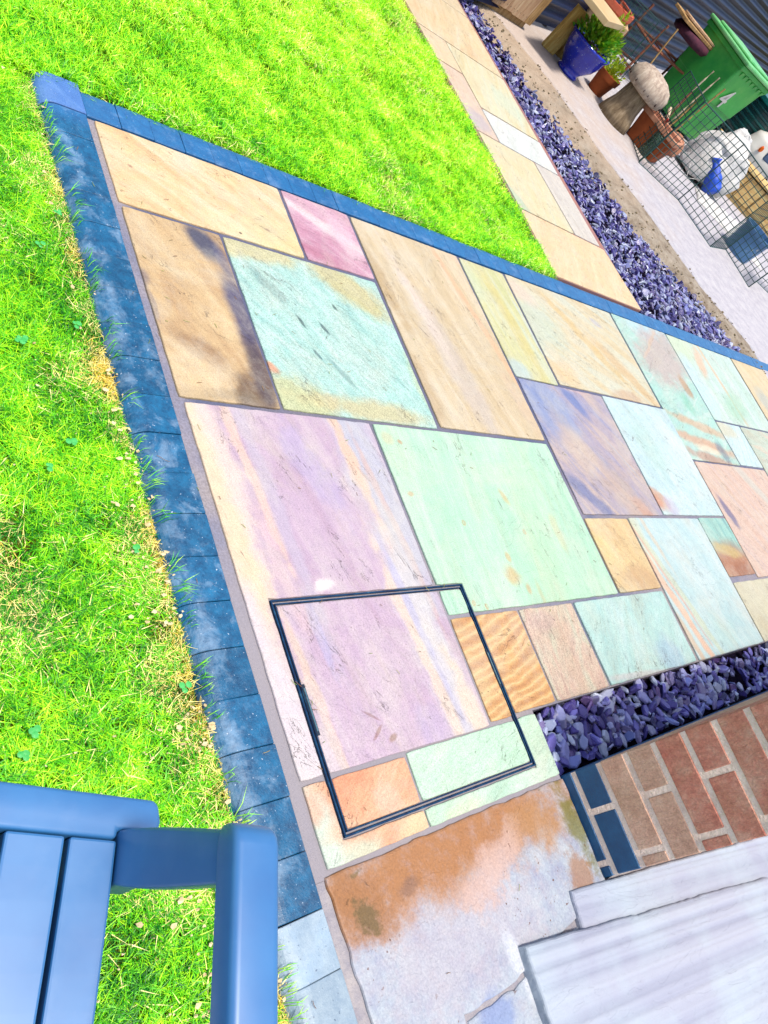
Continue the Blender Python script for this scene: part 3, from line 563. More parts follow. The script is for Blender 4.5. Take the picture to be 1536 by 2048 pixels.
# ---- lawn
lawn = struct(link('lawn', M(join([prism([(-9, -4), (-.127, -4), (-.127, .112), (-.127, 10), (-9, 10)], -.2, -.034), prism([(-.127, .118), (2.312, .118), (2.243, 2.3), (2.243, 10), (-.127, 10)], -.2, -.022)])), M_lawnsoil))
def grassmat():
    t = T('lawn_grass', .45, .4)
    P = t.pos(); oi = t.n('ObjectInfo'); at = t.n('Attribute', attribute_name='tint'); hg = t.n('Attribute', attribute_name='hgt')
    dry_n = t.noise(P, 2.3, 4, .6); fine = t.noise(P, 16, 4, .6)
    r = t.math('ADD', t.math('MULTIPLY', at.outputs['Fac'], .55), t.math('MULTIPLY', fine, .5))
    big = t.noise(P, 3.2, 3, .6); r = t.math('ADD', r, t.math('MULTIPLY', t.math('SUBTRACT', big, .5), .75))
    xs = t.n('SeparateXYZ'); t.put(xs.inputs[0], P); r = t.math('ADD', r, t.mr(xs.outputs[1], -.3, 1.2, -.16, .03))
    c = t.ramp(r, [(.12, rgb((10, 120, 8), 1.6)), (.32, rgb((95, 205, 8), 2.1)), (.52, rgb((162, 230, 15), 2.3)), (.70, rgb((205, 246, 50), 2.4)), (.88, rgb((240, 253, 165), 2.4))])
    inst = t.n('Attribute', attribute_type='INSTANCER', attribute_name='dry')
    dm = t.math('GREATER_THAN', t.math('ADD', inst.outputs['Fac'], t.math('MULTIPLY', at.outputs['Fac'], .5)), .60)
    dc = t.ramp(at.outputs['Fac'], [(0, rgb((190, 145, 40), 1.8)), (.4, rgb((225, 205, 70), 2.1)), (1, rgb((250, 238, 170), 2.2))])
    c = t.mix(dm, c, dc)
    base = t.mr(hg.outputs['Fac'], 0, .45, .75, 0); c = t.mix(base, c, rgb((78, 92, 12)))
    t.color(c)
    t.b.inputs['Subsurface Weight'].default_value = 0
    # thin translucent blades
    tr = t.n('BsdfTranslucent'); t.put(tr.inputs[0], c)
    mx = t.n('MixShader'); mx.inputs[0].default_value = .25; t.t.links.new(t.b.outputs[0], mx.inputs[1]); t.t.links.new(tr.outputs[0], mx.inputs[2])
    t.t.links.new(mx.outputs[0], t.t.nodes['Material Output'].inputs[0])
    return t.m
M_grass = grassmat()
def tuft(nb, rad, h, wd, lean, rng):
    vs = []; fs = []; tint = []; hg = []
    for i in range(nb):
        a = rng.uniform(0, 6.283); r = rad * math.sqrt(rng.random()); x, y = r * math.cos(a), r * math.sin(a)
        d = rng.uniform(0, 6.283); L = h * rng.uniform(.55, 1.2); ln = lean * rng.uniform(.3, 1.5); ww = wd * rng.uniform(.6, 1.2)
        dx, dy = math.cos(d), math.sin(d); sx, sy = -dy * ww / 2, dx * ww / 2
        b = len(vs); tv = rng.random()
        z1 = L * .5; z2 = L * (1 - .25 * ln)
        vs += [(x - sx, y - sy, 0), (x + sx, y + sy, 0), (x + dx * L * .16 * ln - sx * .8, y + dy * L * .16 * ln - sy * .8, z1), (x + dx * L * .16 * ln + sx * .8, y + dy * L * .16 * ln + sy * .8, z1), (x + dx * L * .85 * ln, y + dy * L * .85 * ln, z2)]
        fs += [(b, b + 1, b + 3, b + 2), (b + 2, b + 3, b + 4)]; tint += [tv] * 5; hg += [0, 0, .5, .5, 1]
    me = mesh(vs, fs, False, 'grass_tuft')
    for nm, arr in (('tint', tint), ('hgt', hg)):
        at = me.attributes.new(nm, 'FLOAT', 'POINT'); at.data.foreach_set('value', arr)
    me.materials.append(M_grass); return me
def scatter(name, protos, pts, parent=None):
    """pts: (x, y, z, scale, dry, idx); one object that instances the prototype meshes on its points"""
    me = bpy.data.meshes.new(name); me.from_pydata([p[:3] for p in pts], [], [])
    for nm, k in (('sc', 3), ('dry', 4)):
        a = me.attributes.new(nm, 'FLOAT', 'POINT'); a.data.foreach_set('value', [p[k] for p in pts])
    a = me.attributes.new('idx', 'INT', 'POINT'); a.data.foreach_set('value', [p[5] for p in pts])
    a = me.attributes.new('rz', 'FLOAT_VECTOR', 'POINT'); v = []
    for p in pts: v += [random.uniform(-.15, .15), random.uniform(-.15, .15), random.uniform(0, 6.28)]
    a.data.foreach_set('vector', v)
    o = bpy.data.objects.new(name, me); COL.objects.link(o)
    pc = bpy.data.collections.new(name + '_kinds')
    for i, m_ in enumerate(protos):
        po = bpy.data.objects.new('%s_kind_%02d' % (name, i), m_); pc.objects.link(po)
    ng = bpy.data.node_groups.new(name + '_nodes', 'GeometryNodeTree')
    ng.interface.new_socket('Geometry', in_out='INPUT', socket_type='NodeSocketGeometry'); ng.interface.new_socket('Geometry', in_out='OUTPUT', socket_type='NodeSocketGeometry')
    N = ng.nodes.new; gi = N('NodeGroupInput'); go = N('NodeGroupOutput'); m2p = N('GeometryNodeMeshToPoints'); iop = N('GeometryNodeInstanceOnPoints'); ci = N('GeometryNodeCollectionInfo')
    ci.inputs['Collection'].default_value = pc; ci.inputs['Separate Children'].default_value = True; ci.inputs['Reset Children'].default_value = True
    iop.inputs['Pick Instance'].default_value = True
    def attr(nm, typ):
        x = N('GeometryNodeInputNamedAttribute'); x.data_type = typ; x.inputs[0].default_value = nm; return x.outputs[0]
    L = ng.links.new
    L(gi.outputs[0], m2p.inputs[0]); L(m2p.outputs[0], iop.inputs['Points']); L(ci.outputs[0], iop.inputs['Instance'])
    L(attr('idx', 'INT'), iop.inputs['Instance Index']); L(attr('sc', 'FLOAT'), iop.inputs['Scale']); L(attr('rz', 'FLOAT_VECTOR'), iop.inputs['Rotation'])
    L(iop.outputs[0], go.inputs[0])
    md = o.modifiers.new('scatter', 'NODES'); md.node_group = ng
    if parent: o.parent = parent
    return stuff(o)
rng = random.Random(11)
near = [tuft(50, .028, .029, .0020, 1.25, rng) for _ in range(6)]
far = [tuft(60, .042, .034, .0028, 1.0, rng) for _ in range(6)]
pts = []
def nz2(x, y, s, k=0): return mnoise.noise(Vector((x * s, y * s, k)))
def edge_x(y): return -.124 + .008 * nz2(0, y, 9) + .006 * nz2(3, y, 30)
# left lawn, close to the camera
for i in range(56 * 220):
    x = -.95 + .85 * ((i % 56) + rng.random()) / 56; y = -2.6 + 3.5 * ((i // 56) + rng.random()) / 220
    if rng.random() > .62: continue
    if x > edge_x(y) and y < .12: continue
    if y > .10 and x > -.13: continue
    de = max(0, -.13 - x)
    dry = .17 * math.exp(-de / .06) + .45 * max(0, nz2(x, y, 5.5, 3)) + .22 * max(0, nz2(x, y, 16, 8)) + (.05 + .28 * math.exp(-de / .07) * (1 + nz2(0, y, 6)) if y < -1.15 else 0)
    if de < .045 and y > -1.0: dry += .16 + .15 * nz2(0, y, 9)
    pts.append((x, y, -.034, rng.uniform(.75, 1.15) * (.8 if de < .03 else 1), dry, rng.randrange(6)))
# lawn beyond the top kerb
for i in range(11500):
    x = rng.uniform(-.45, 2.345); y = .118 + rng.random() ** 1.25 * 4.2
    if y < .125 + .01 * nz2(x, 0, 8): continue
    if x > 2.305 - .03 * min(2.2, y) / 1.1 + .010 * nz2(0, y, 6) - (.015 if i % 2 else 0): continue
    k = 1.0
    dry = .03 + .36 * max(0, nz2(x * .6 + y * .5, y - x * .6, 2.6, 5)) + .12 * max(0, nz2(x, y, 12, 2))
    pts.append((x, y, -.02, rng.uniform(.8, 1.1), dry, 6 + rng.randrange(6)))
for i in range(4200):
    x = rng.uniform(-4.5, -.35); y = rng.uniform(-3.5, 7)
    if x > -.95 and y < .9: continue
    pts.append((x, y, -.034, 1.3, .1 + .3 * max(0, nz2(x, y, 3)), 6 + rng.randrange(6)))
for i in range(2600):
    x = rng.uniform(-.4, 2.22); y = rng.uniform(4.2, 8)
    pts.append((x, y, -.02, 1.3, .1, 6 + rng.randrange(6)))
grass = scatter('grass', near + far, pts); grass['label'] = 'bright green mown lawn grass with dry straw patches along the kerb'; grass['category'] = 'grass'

# pale dried petals and clippings lying on the lawn edge
M_petal = simple('dried_petals', (255, 246, 215), (240, 215, 165), 60, .8, 0); M_petal.node_tree.nodes['Color Ramp'].color_ramp.elements[1].color = rgb((252, 238, 200), 1.3); M_petal.node_tree.nodes['Color Ramp'].color_ramp.elements[0].color = rgb((222, 190, 135), 1.1)
vs = []; fs = []
for i in range(900):
    y = -.75 - 1.6 * rng.random() ** .7
    if nz2(0, y, 5, 4) < -.12: continue
    y = y if rng.random() < .8 else rng.uniform(-2.3, .1)
    x = -.126 - abs(rng.gauss(0, .045 if y > -1.6 else .08)) - .004
    if y > -1.5 and rng.random() < .45: continue
    if rng.random() < .2: x = rng.uniform(-.45, -.13)
    s = rng.choice((.0025, .003, .004, .0075)) * rng.uniform(.8, 1.2); a = rng.uniform(0, 6.28); b = len(vs); z = -.004 + rng.uniform(-.008, .004)
    n_ = 5
    vs.append((x, y, z + rng.uniform(0, .003)))
    for k in range(n_):
        q = a + k * 6.283 / n_; ss = s * rng.uniform(.5, 1.1); vs.append((x + ss * math.cos(q), y + ss * .7 * math.sin(q), z + rng.uniform(-.003, .003)))
    for k in range(n_): fs.append((b, b + 1 + k, b + 1 + (k + 1) % n_))
pt = stuff(link('petals', mesh(vs, fs), M_petal)); pt['label'] = 'pale dried petals and clippings along the lawn edge'; pt['category'] = 'petals'
# clover and broad leaves in the turf
vs = []; fs = []
for i in range(60):
    x = rng.uniform(-.5, -.15); y = rng.uniform(-2.3, -.2)
    if nz2(x, y, 7, 20) < .05: continue
    for l in range(3):
        a = l * 2.09 + rng.random(); s = rng.uniform(.004, .007); cxx, cyy = x + s * math.cos(a), y + s * math.sin(a); z = -.003 + rng.uniform(-.004, .003); b = len(vs)
        vs.append((cxx, cyy, z + .001))
        for k in range(7): q = k * 6.283 / 7; vs.append((cxx + s * math.cos(q), cyy + s * math.sin(q), z))
        for k in range(7): fs.append((b, b + 1 + k, b + 1 + (k + 1) % 7))
cl = stuff(link('clover', mesh(vs, fs), simple('clover_leaf', (110, 230, 130), (60, 200, 90), 80, .5, 0))); cl['label'] = 'small round clover leaves scattered in the turf'; cl['category'] = 'clover'

# long blades hanging over the kerb edge
vs = []; fs = []; tint = []; hg = []
for i in range(520):
    y = rng.uniform(-2.3, .08)
    if nz2(0, y, 10, 6) < -.05: continue
    y = y; x = -.128 + rng.uniform(-.01, .004); L = rng.uniform(.015, .045) * (1.25 if nz2(0, y, 14) > .1 else .6); a = rng.gauss(.1, .6); dx, dy = math.cos(a), math.sin(a); ww = .0006; sx, sy = -dy * ww, dx * ww
    z0 = -.022; b = len(vs); tv = rng.uniform(.1, .8)
    vs += [(x - sx, y - sy, z0), (x + sx, y + sy, z0), (x + dx * L * .4 - sx, y + dy * L * .4 - sy, .004), (x + dx * L * .4 + sx, y + dy * L * .4 + sy, .004), (x + dx * L, y + dy * L, rng.uniform(.0, .012))]
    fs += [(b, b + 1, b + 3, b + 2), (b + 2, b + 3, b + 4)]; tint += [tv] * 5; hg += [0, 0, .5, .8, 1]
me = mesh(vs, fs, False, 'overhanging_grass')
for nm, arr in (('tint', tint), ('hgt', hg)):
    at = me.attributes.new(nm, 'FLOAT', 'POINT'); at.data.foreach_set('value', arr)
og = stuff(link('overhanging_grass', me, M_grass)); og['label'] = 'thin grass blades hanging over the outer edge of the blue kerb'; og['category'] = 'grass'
# mown clippings blown over the paving
vs = []; fs = []
for i in range(110):
    if rng.random() < .55: x = rng.uniform(.02, 1.6); y = rng.uniform(-1.9, -.05)
    else: x = abs(rng.gauss(0, .5)) - .1; y = rng.uniform(-2.3, -.02)
    if x > .8 and y < -1.74: continue
    L = rng.uniform(.006, .018); a = rng.uniform(0, 6.28); cv = rng.uniform(-.9, .9); w_ = .00055; z = .0022 if x > 0 else .0035; n_ = 4; b = len(vs); px_, py_ = x, y
    for k in range(n_ + 1):
        q = a + cv * k / n_; sx, sy = -math.sin(q) * w_, math.cos(q) * w_; vs += [(px_ - sx, py_ - sy, z), (px_ + sx, py_ + sy, z), (px_, py_, z + .0009)]; px_ += math.cos(q) * L / n_; py_ += math.sin(q) * L / n_
    for k in range(n_): o_ = b + 3 * k; fs += [(o_, o_ + 3, o_ + 5, o_ + 2), (o_ + 2, o_ + 5, o_ + 4, o_ + 1)]
def clipm():
    t = T('dry_clippings', .7, .2); g_ = t.n('NewGeometry'); t.color(t.ramp(g_.outputs['Random Per Island'], [(0, (190, 150, 90)), (.4, (150, 110, 90)), (.6, (160, 190, 80)), (1, (225, 205, 150))])); return t.m
cp = stuff(link('clippings', mesh(vs, fs), clipm())); cp['label'] = 'tiny dried grass clippings strewn over the paving slabs'; cp['category'] = 'clippings'

# ---- slate chippings
def chip_geo(rng, s):
    n_ = rng.choice((5, 6, 7, 8)); el = rng.uniform(.3, .85); th = rng.uniform(.10, .24) * s; top = []
    for k in range(n_):
        a = 6.283 * k / n_ + rng.uniform(-.25, .25); r = s * rng.uniform(.75, 1.1); top.append((r * math.cos(a), r * el * math.sin(a)))
    vs = [(x, y, -th) for x, y in top] + [(x * .98, y * .98, th * rng.uniform(.1, .5)) for x, y in top] + [(x * .78, y * .78, th * rng.uniform(.7, 1.1)) for x, y in top]
    fs = []
    for r in (0, 1):
        for k in range(n_): j = (k + 1) % n_; fs.append((r * n_ + k, r * n_ + j, (r + 1) * n_ + j, (r + 1) * n_ + k))
    fs.append(tuple(range(2 * n_, 3 * n_))); fs.append(tuple(range(n_))[::-1])
    return vs, fs
def in_poly(x, y, P):
    c = False; n = len(P)
    for i in range(n):
        x1, y1 = P[i][:2]; x2, y2 = P[(i + 1) % n][:2]
        if (y1 > y) != (y2 > y) and x < (x2 - x1) * (y - y1) / (y2 - y1) + x1: c = not c
    return c
def slate_bed(parent, poly, mat, size, n_top, n_fill, ztop, focus, seed, margin=.006, fd=.03):
    r = random.Random(seed); kinds = []
    for k in range(14):
        me = M(chip_geo(r, 1.0)); me.materials.append(mat); kinds.append(me)
    xs = [p[0] for p in poly]; ys = [p[1] for p in poly]; ip = inset(ccw(poly), margin)
    spots = []; tries = 0
    # dart throwing of the visible chips, nearest to `focus` first
    cand = []
    while len(cand) < n_top * 14:
        x, y = r.uniform(min(xs), max(xs)), r.uniform(min(ys), max(ys))
        if in_poly(x, y, ip): cand.append((math.hypot(x - focus[0], y - focus[1]), x, y))
    area_r = None
    for d, x, y in sorted(cand):
        s = size * r.uniform(.6, 1.25)
        if all((x - q[0]) ** 2 + (y - q[1]) ** 2 > ((s + q[2]) * .52) ** 2 for q in spots): spots.append((x, y, s))
        if len(spots) >= n_top: break
    for x, y, s in spots:
        o = link('slate_chip', r.choice(kinds), None, parent, (x, y, ztop + r.uniform(-.006, .004))); o.scale = (s, s, s)
        t_ = r.choice((.15, .35, .7)); o.rotation_euler = (r.gauss(0, t_), r.gauss(0, t_), r.uniform(0, 6.28))
    parts = []
    for k in range(n_fill):
        while True:
            x, y = r.uniform(min(xs), max(xs)), r.uniform(min(ys), max(ys))
            if in_poly(x, y, ip): break
        dd = min(((x - q[0]) ** 2 + (y - q[1]) ** 2) for q in spots[::1]) if k < 0 else 1
        vs, fs = chip_geo(r, size * r.uniform(.5, 1.1)); t_ = r.choice((.2, .5, .9)); rot = Matrix.Rotation(r.uniform(0, 6.28), 3, 'Z') @ Matrix.Rotation(r.gauss(0, t_), 3, 'X') @ Matrix.Rotation(r.gauss(0, t_), 3, 'Y')
        near_ = math.hypot(x - focus[0], y - focus[1]) < fd
        z = ztop - r.uniform(.006, .026) if near_ else ztop - r.uniform(-.004, .022)
        parts.append(([rot @ Vector(v) + Vector((x, y, z)) for v in vs], fs))
    me = M(join(parts)); o = link('slate_chippings', me, mat, parent); stuff(o)
    far_d = max(math.hypot(x - focus[0], y - focus[1]) for x, y, s in spots); return far_d
ch = struct(link('slate_channel', M(prism([(.792, -1.743), (3.4, -1.743), (3.4, -1.914), (.792, -1.914)], -.15, -.062)), M_soil))
slate_bed(ch, [(.794, -1.744), (3.3, -1.744), (3.3, -1.912), (.800, -1.912)], M_slate_deep, .029, 190, 520, -.022, (.9, -1.83), 5, .012, 1.35)
BEDP = [(3.168, .128), (3.05, 3.0), (3.03, 5.2), (3.0, 7.0)]
LEDGE = [(4.771, 0.069), (4.715, 0.131), (4.441, 0.435), (4.198, 0.714), (3.940, 1.108), (3.753, 1.617), (3.515, 2.106), (3.412, 2.636), (3.25, 3.2), (3.2, 7.0)]
bed_poly = [(3.168, .128)] + [LEDGE[0]] + LEDGE[1:] + [(3.0, 7.0), (3.03, 5.2), (3.05, 3.0)]
bed = struct(link('slate_bed', M(prism(bed_poly, -.15, -.06)), M_soil))
slate_bed(bed, bed_poly, M_slate, .029, 300, 3300, -.014, (4.0, .1), 9, .016, 1.0)

# ---- concrete yard with its rough edge
EDGE = [(4.803, -0.086), (4.887, 0.120), (4.892, 0.230), (4.563, 0.685), (4.384, 1.271), (4.130, 1.791), (3.943, 2.398), (3.589, 2.911), (3.35, 3.6), (3.3, 7.2)]
def rough_concrete(name, a, b, c3, sc_, bmp):
    t = T(name, .85, .2); P = t.pos()
    c = t.ramp(t.noise(P, sc_, 9, .72), [(.3, a), (.5, b), (.7, c3)])
    c = t.patch(c, P, 3.9, 3.1, 1.1, 1.3, 0, (238, 214, 190), .6, .5, .5, t.noise(P, 3, 5))
    c = t.mix(t.mr(t.noise(P, 60, 3), .64, .7, 0, .6), c, rgb((130, 95, 85)))
    c = t.mix(1, c, t.ramp(t.noise(P, 150, 4, .75), [(.3, (.78, .78, .8, 1)), (.7, (1.1, 1.1, 1.1, 1))]), 'MULTIPLY')
    t.color(c); b_ = t.bump(t.noise(P, 70, 5, .7), bmp); t.normal(b_); return t.m
yard = struct(link('yard', M(prism(ragged(EDGE + [(3.3, 9), (12, 9), (12, -6), (3.4, -6), (3.4, -1.92), (5.9, -1.9), (7.4, -1.6), (7.4, .0)], .04, .006, 3, 12), -.15, 0.0, .006)), rough_concrete('yard_concrete', (196, 196, 212), (216, 216, 230), (236, 237, 245), 12, .004)))
# worn ledge: a strip grid that slopes from the yard down to the slate
vs = []; fs = []
def along_line(P, t):
    L = [0]
    for i in range(len(P) - 1): L.append(L[-1] + math.hypot(P[i + 1][0] - P[i][0], P[i + 1][1] - P[i][1]))
    d = t * L[-1]
    for i in range(len(P) - 1):
        if d <= L[i + 1] or i == len(P) - 2:
            f = (d - L[i]) / (L[i + 1] - L[i]); return P[i][0] + (P[i + 1][0] - P[i][0]) * f, P[i][1] + (P[i + 1][1] - P[i][1]) * f
LI = [(LEDGE[0][0] + .03, LEDGE[0][1] - .03)] + LEDGE; NE = 260; NC = 7
for i in range(NE + 1):
    t_ = i / NE; a = along_line(LI, t_); b = along_line(EDGE, t_)
    for k in range(NC):
        f = k / (NC - 1); x = a[0] * (1 - f) + b[0] * f - (.012 * (1 - f)); y = a[1] * (1 - f) + b[1] * f
        z = -.045 + .042 * min(1, f * 2.6) + .016 * nz2(x, y, 16) + .009 * nz2(x, y, 48)
        if k == 0: z = -.07; x -= .004
        if k == NC - 1: z = -.006; x += .02
        vs.append((x, y, min(z, .001)))
for i in range(NE):
    for k in range(NC - 1): a = i * NC + k; fs.append((a, a + 1, a + NC + 1, a + NC))
ledge = struct(link('yard_edge', mesh(vs, fs, True), rough_concrete('mossy_edge_concrete', (128, 110, 92), (180, 168, 152), (208, 200, 188), 9, .008)))
# clods of moss, grit and broken stone on the ledge
parts = []
for i in range(480):
    t_ = rng.random() ** 1.0; f = rng.choice((rng.uniform(.05, .95), rng.gauss(.96, .05), rng.gauss(.12, .08))); a = along_line(LI, t_); b = along_line(EDGE, t_); x = a[0] * (1 - f) + b[0] * f; y = a[1] * (1 - f) + b[1] * f; s = rng.uniform(.004, .012)
    vs_, fs_ = chip_geo(rng, s); parts.append(([(v[0] + x, v[1] + y, v[2] * 2.2 + .002) for v in vs_], fs_))
gr = stuff(link('grit', M(join(parts)), simple('grit_and_moss', (176, 160, 130), (110, 98, 72), 12, .95, 0, world=True), ledge))

# ================================================================ GARDEN BENCH
OB = (-0.501, -1.770)
bench = empty('garden_bench', (OB[0], OB[1], 0), math.radians(-20.5)); tag(bench, 'slotted blue-grey plastic garden bench with a wide flat armrest in the bottom left corner', 'bench')
def plastic(name, a, b):
    t = T(name, .38, .45); v = t.obj()
    c = t.ramp(t.noise(v, 5, 5, .6), [(.3, a), (.7, b)]); c = t.mix(t.mr(t.noise(v, 30, 5), .55, .8, 0, .2), c, rgb((120, 165, 225)))
    t.color(c); t.put(t.b.inputs['Roughness'], t.mr(t.noise(v, 14, 5), .3, .7, .34, .48)); t.b.inputs['Specular IOR Level'].default_value = 1.0; return t.m
M_pl = plastic('blue_grey_plastic', (36, 112, 190), (62, 142, 216))
def bpart(name, part, bev=.004, seg=3, parent=None):
    me = M(part); bevel(me, bev, seg, .5); me.polygons.foreach_set('use_smooth', [True] * len(me.polygons)); 
    o = link(name, me, M_pl, parent or bench); 
    for q in me.edges: pass
    return o
SZ0, SZ1 = .385, .42
# front rail with its protruding rounded end
bpart('front_rail', prism([(-1.2, -.044), (-.0435, -.044), (-.0435, -.034), (.0015, -.034), (.0035, -.022), (0, -.006), (-.006, 0), (-1.2, 0)], SZ0 - .01, SZ1), .005)
x = -.0435; first = True
edges_ = [-.0435, -.0920]
xx = -.0435
while xx > -1.15:
    w_ = .0485 if first else .0575
    x0 = xx - w_; first = False
    n_ = 14; L_ = []; Rr_ = []
    for k in range(n_ + 1):
        f = k / n_; yy = -.0455 - f * .42; sg = .0
        L_.append((x0, yy)); Rr_.append((xx, yy))
    vs = []; fs = []
    for k in range(n_ + 1):
        f = k / n_; dz = -.020 * math.sin(math.pi * min(1, f * 1.1)) * 0 - .03 * f * f
        for (px_, py_) in (L_[k], Rr_[k]): vs += [(px_, py_, SZ1 + dz), (px_, py_, SZ0 + dz)]
    for k in range(n_):
        a = k * 4
        fs += [(a, a + 2, a + 6, a + 4), (a + 1, a + 5, a + 7, a + 3), (a, a + 4, a + 5, a + 1), (a + 2, a + 3, a + 7, a + 6)]
    fs += [(0, 1, 3, 2), (n_ * 4, n_ * 4 + 2, n_ * 4 + 3, n_ * 4 + 1)]
    me = mesh(vs, fs); bm = bmesh.new(); bm.from_mesh(me); bmesh.ops.recalc_face_normals(bm, faces=bm.faces); bm.to_mesh(me); bm.free(); bevel(me, .003, 2, .5)
    o = link('seat_slat', me, M_pl, bench)
    xx = x0 - .005
bpart('under_frame', prism([(-1.19, -.08), (-.05, -.08), (-.05, -.44), (-1.19, -.44)], SZ0 - .035, SZ0 - .022), .003)
o = None
# side web + curved arm support rising from the seat edge to the armrest
def strip(profile_pts, x0f, x1f):
    vs = []; fs = []; n_ = len(profile_pts)
    for (ya, yb, z, xa, xb) in profile_pts:
        vs += [(xa, ya, z), (xa, yb, z), (xb, yb, z), (xb, ya, z)]
    for k in range(n_ - 1):
        a = k * 4
        for i in range(4): j = (i + 1) % 4; fs.append((a + i, a + j, a + 4 + j, a + 4 + i))
    fs.append((3, 2, 1, 0)); fs.append(tuple(n_ * 4 - 4 + i for i in range(4)))
    return vs, fs
sup = []
for k in range(13):
    f = k / 12; z = .375 + f * .252
    ff = max(0, (z - .42) / .2); ya = -.034 - .046 * ff ** 1.15; yb = -.088 - .036 * ff ** .8
    xa = -.036 - .006 * math.exp(-((z - .42) / .03) ** 2) ; sup.append((ya, yb, z, xa, -.012))
me = M(strip(sup, 0, 0)); bm = bmesh.new(); bm.from_mesh(me); bmesh.ops.recalc_face_normals(bm, faces=bm.faces); bm.to_mesh(me); bm.free(); bevel(me, .004, 3, .7); me.polygons.foreach_set('use_smooth', [True] * len(me.polygons))
link('arm_support', me, M_pl, bench)
# rear support and leg
bpart('rear_support', prism([(-.036, -.40), (-.012, -.40), (-.012, -.45), (-.036, -.45)], .0, .63), .004)
bpart('front_leg', prism([(-.036, -.02), (-.004, -.02), (-.004, -.07), (-.036, -.07)], -.034, .376), .006)
# armrest: long rounded bar
arm = []
nA = 20
prof = []
def rr_prof(xa, xb, za, zb, r, seg=4):
    out = []
    for cx_, cz_, a0 in ((xb - r, zb - r, 0), (xa + r, zb - r, 90), (xa + r, za + r * .4, 180), (xb - r, za + r * .4, 270)):
        rz = r if cz_ > (za + zb) / 2 else r * .4
        for k in range(seg + 1): a = math.radians(a0 + 90 * k / seg); out.append((cx_ + r * math.cos(a), cz_ + rz * math.sin(a)))
    return out
vs = []; fs = []; rings = [(-.0765, .10, .026), (-.0768, .30, .022), (-.0780, .52, .016), (-.0805, .72, .010), (-.0845, .88, .005), (-.090, .97, .0015), (-.098, 1, 0), (-.2, 1, 0), (-.48, 1, 0), (-.5, .9, .004)]
for (yy, s, dz) in rings:
    xa, xb = -.0385, .0055; mx = (xa + xb) / 2
    pr_ = rr_prof(mx + (xa - mx) * (.55 + .45 * s ** .7), mx + (xb - mx) * (.55 + .45 * s ** .7), .618 + dz * .2, .652 - dz, .0075 * (.5 + .5 * s))
    vs += [(p[0], yy, p[1]) for p in pr_]
m_ = len(pr_)
for k in range(len(rings) - 1):
    for i in range(m_): j = (i + 1) % m_; fs.append((k * m_ + i, k * m_ + j, (k + 1) * m_ + j, (k + 1) * m_ + i))
fs.append(tuple(range(m_))[::-1]); fs.append(tuple(range((len(rings) - 1) * m_, len(rings) * m_)))
me = mesh(vs, fs, True); bm = bmesh.new(); bm.from_mesh(me); bmesh.ops.recalc_face_normals(bm, faces=bm.faces); bm.to_mesh(me); bm.free()
link('armrest', me, M_pl, bench)
# far side of the bench (outside the picture): arm, legs, back rail
bpart('armrest', prism([(-1.205, -.08), (-1.16, -.08), (-1.16, -.5), (-1.205, -.5)], .618, .65), .01)
for xa in (-1.19,):
    bpart('arm_support', prism([(xa, -.05), (xa + .025, -.05), (xa + .025, -.1), (xa, -.1)], .37, .62)); bpart('front_leg', prism([(xa, -.02), (xa + .03, -.02), (xa + .03, -.07), (xa, -.07)], -.034, .376)); bpart('rear_support', prism([(xa, -.40), (xa + .025, -.40), (xa + .025, -.45), (xa, -.45)], -.034, .63))

# ================================================================ YARD THINGS
def mat(name, c, c2=None, **k): return simple(name, c, c2, **k)
M_rope = mat('dark_green_wire', (8, 92, 86), (4, 62, 66), scale=30, rough=.4, bump=0, spec=.5)
# ---- corrugated fence at the back
fd = Vector((.906, .423, 0)); fn = Vector((.423, -.906, 0))
F0 = Vector((7.55, 4.75, 0))
fence = empty('corrugated_fence', F0, math.atan2(.423, .906)); tag(fence, 'dark navy fence of horizontal corrugated metal sheets behind the wheelie bin', 'fence')
M_fence = simple('navy_painted_metal', (14, 36, 88), (8, 20, 60), 1.5, .5, 0, 60, .3, False)
def sheet(x0, x1, z0, z1):
    vs = []; fs = []; n_ = int((z1 - z0) / .0125)
    for k in range(n_ + 1):
        z = z0 + (z1 - z0) * k / n_; y = .020 * math.sin(k / 8 * 2 * math.pi)
        vs += [(x0, y, z), (x1, y, z)]
    m_ = len(vs); vs += [(v[0], v[1] + .012, v[2]) for v in vs]
    for k in range(n_): a = k * 2; fs += [(a, a + 1, a + 3, a + 2), (m_ + a, m_ + a + 2, m_ + a + 3, m_ + a + 1)]
    fs += [(0, m_, m_ + 1, 1), (m_ - 2, m_ - 1, 2 * m_ - 1, 2 * m_ - 2)]
    for k in range(n_): a = k * 2; fs += [(a, a + 2, m_ + a + 2, m_ + a), (a + 1, m_ + a + 1, m_ + a + 3, a + 3)]
    return mesh(vs, fs, False)
for k in range(-4, 7): link('metal_sheet', sheet(k * 1.6, k * 1.6 + 1.598, .03, 1.95), M_fence, fence)
for k in range(-4, 8): link('fence_post', box(k * 1.6 - .04, k * 1.6 + .04, .04, .12, -.05, 1.9), mat('post_wood', (90, 70, 60)) if k == -4 else bpy.data.materials['post_wood'], fence)
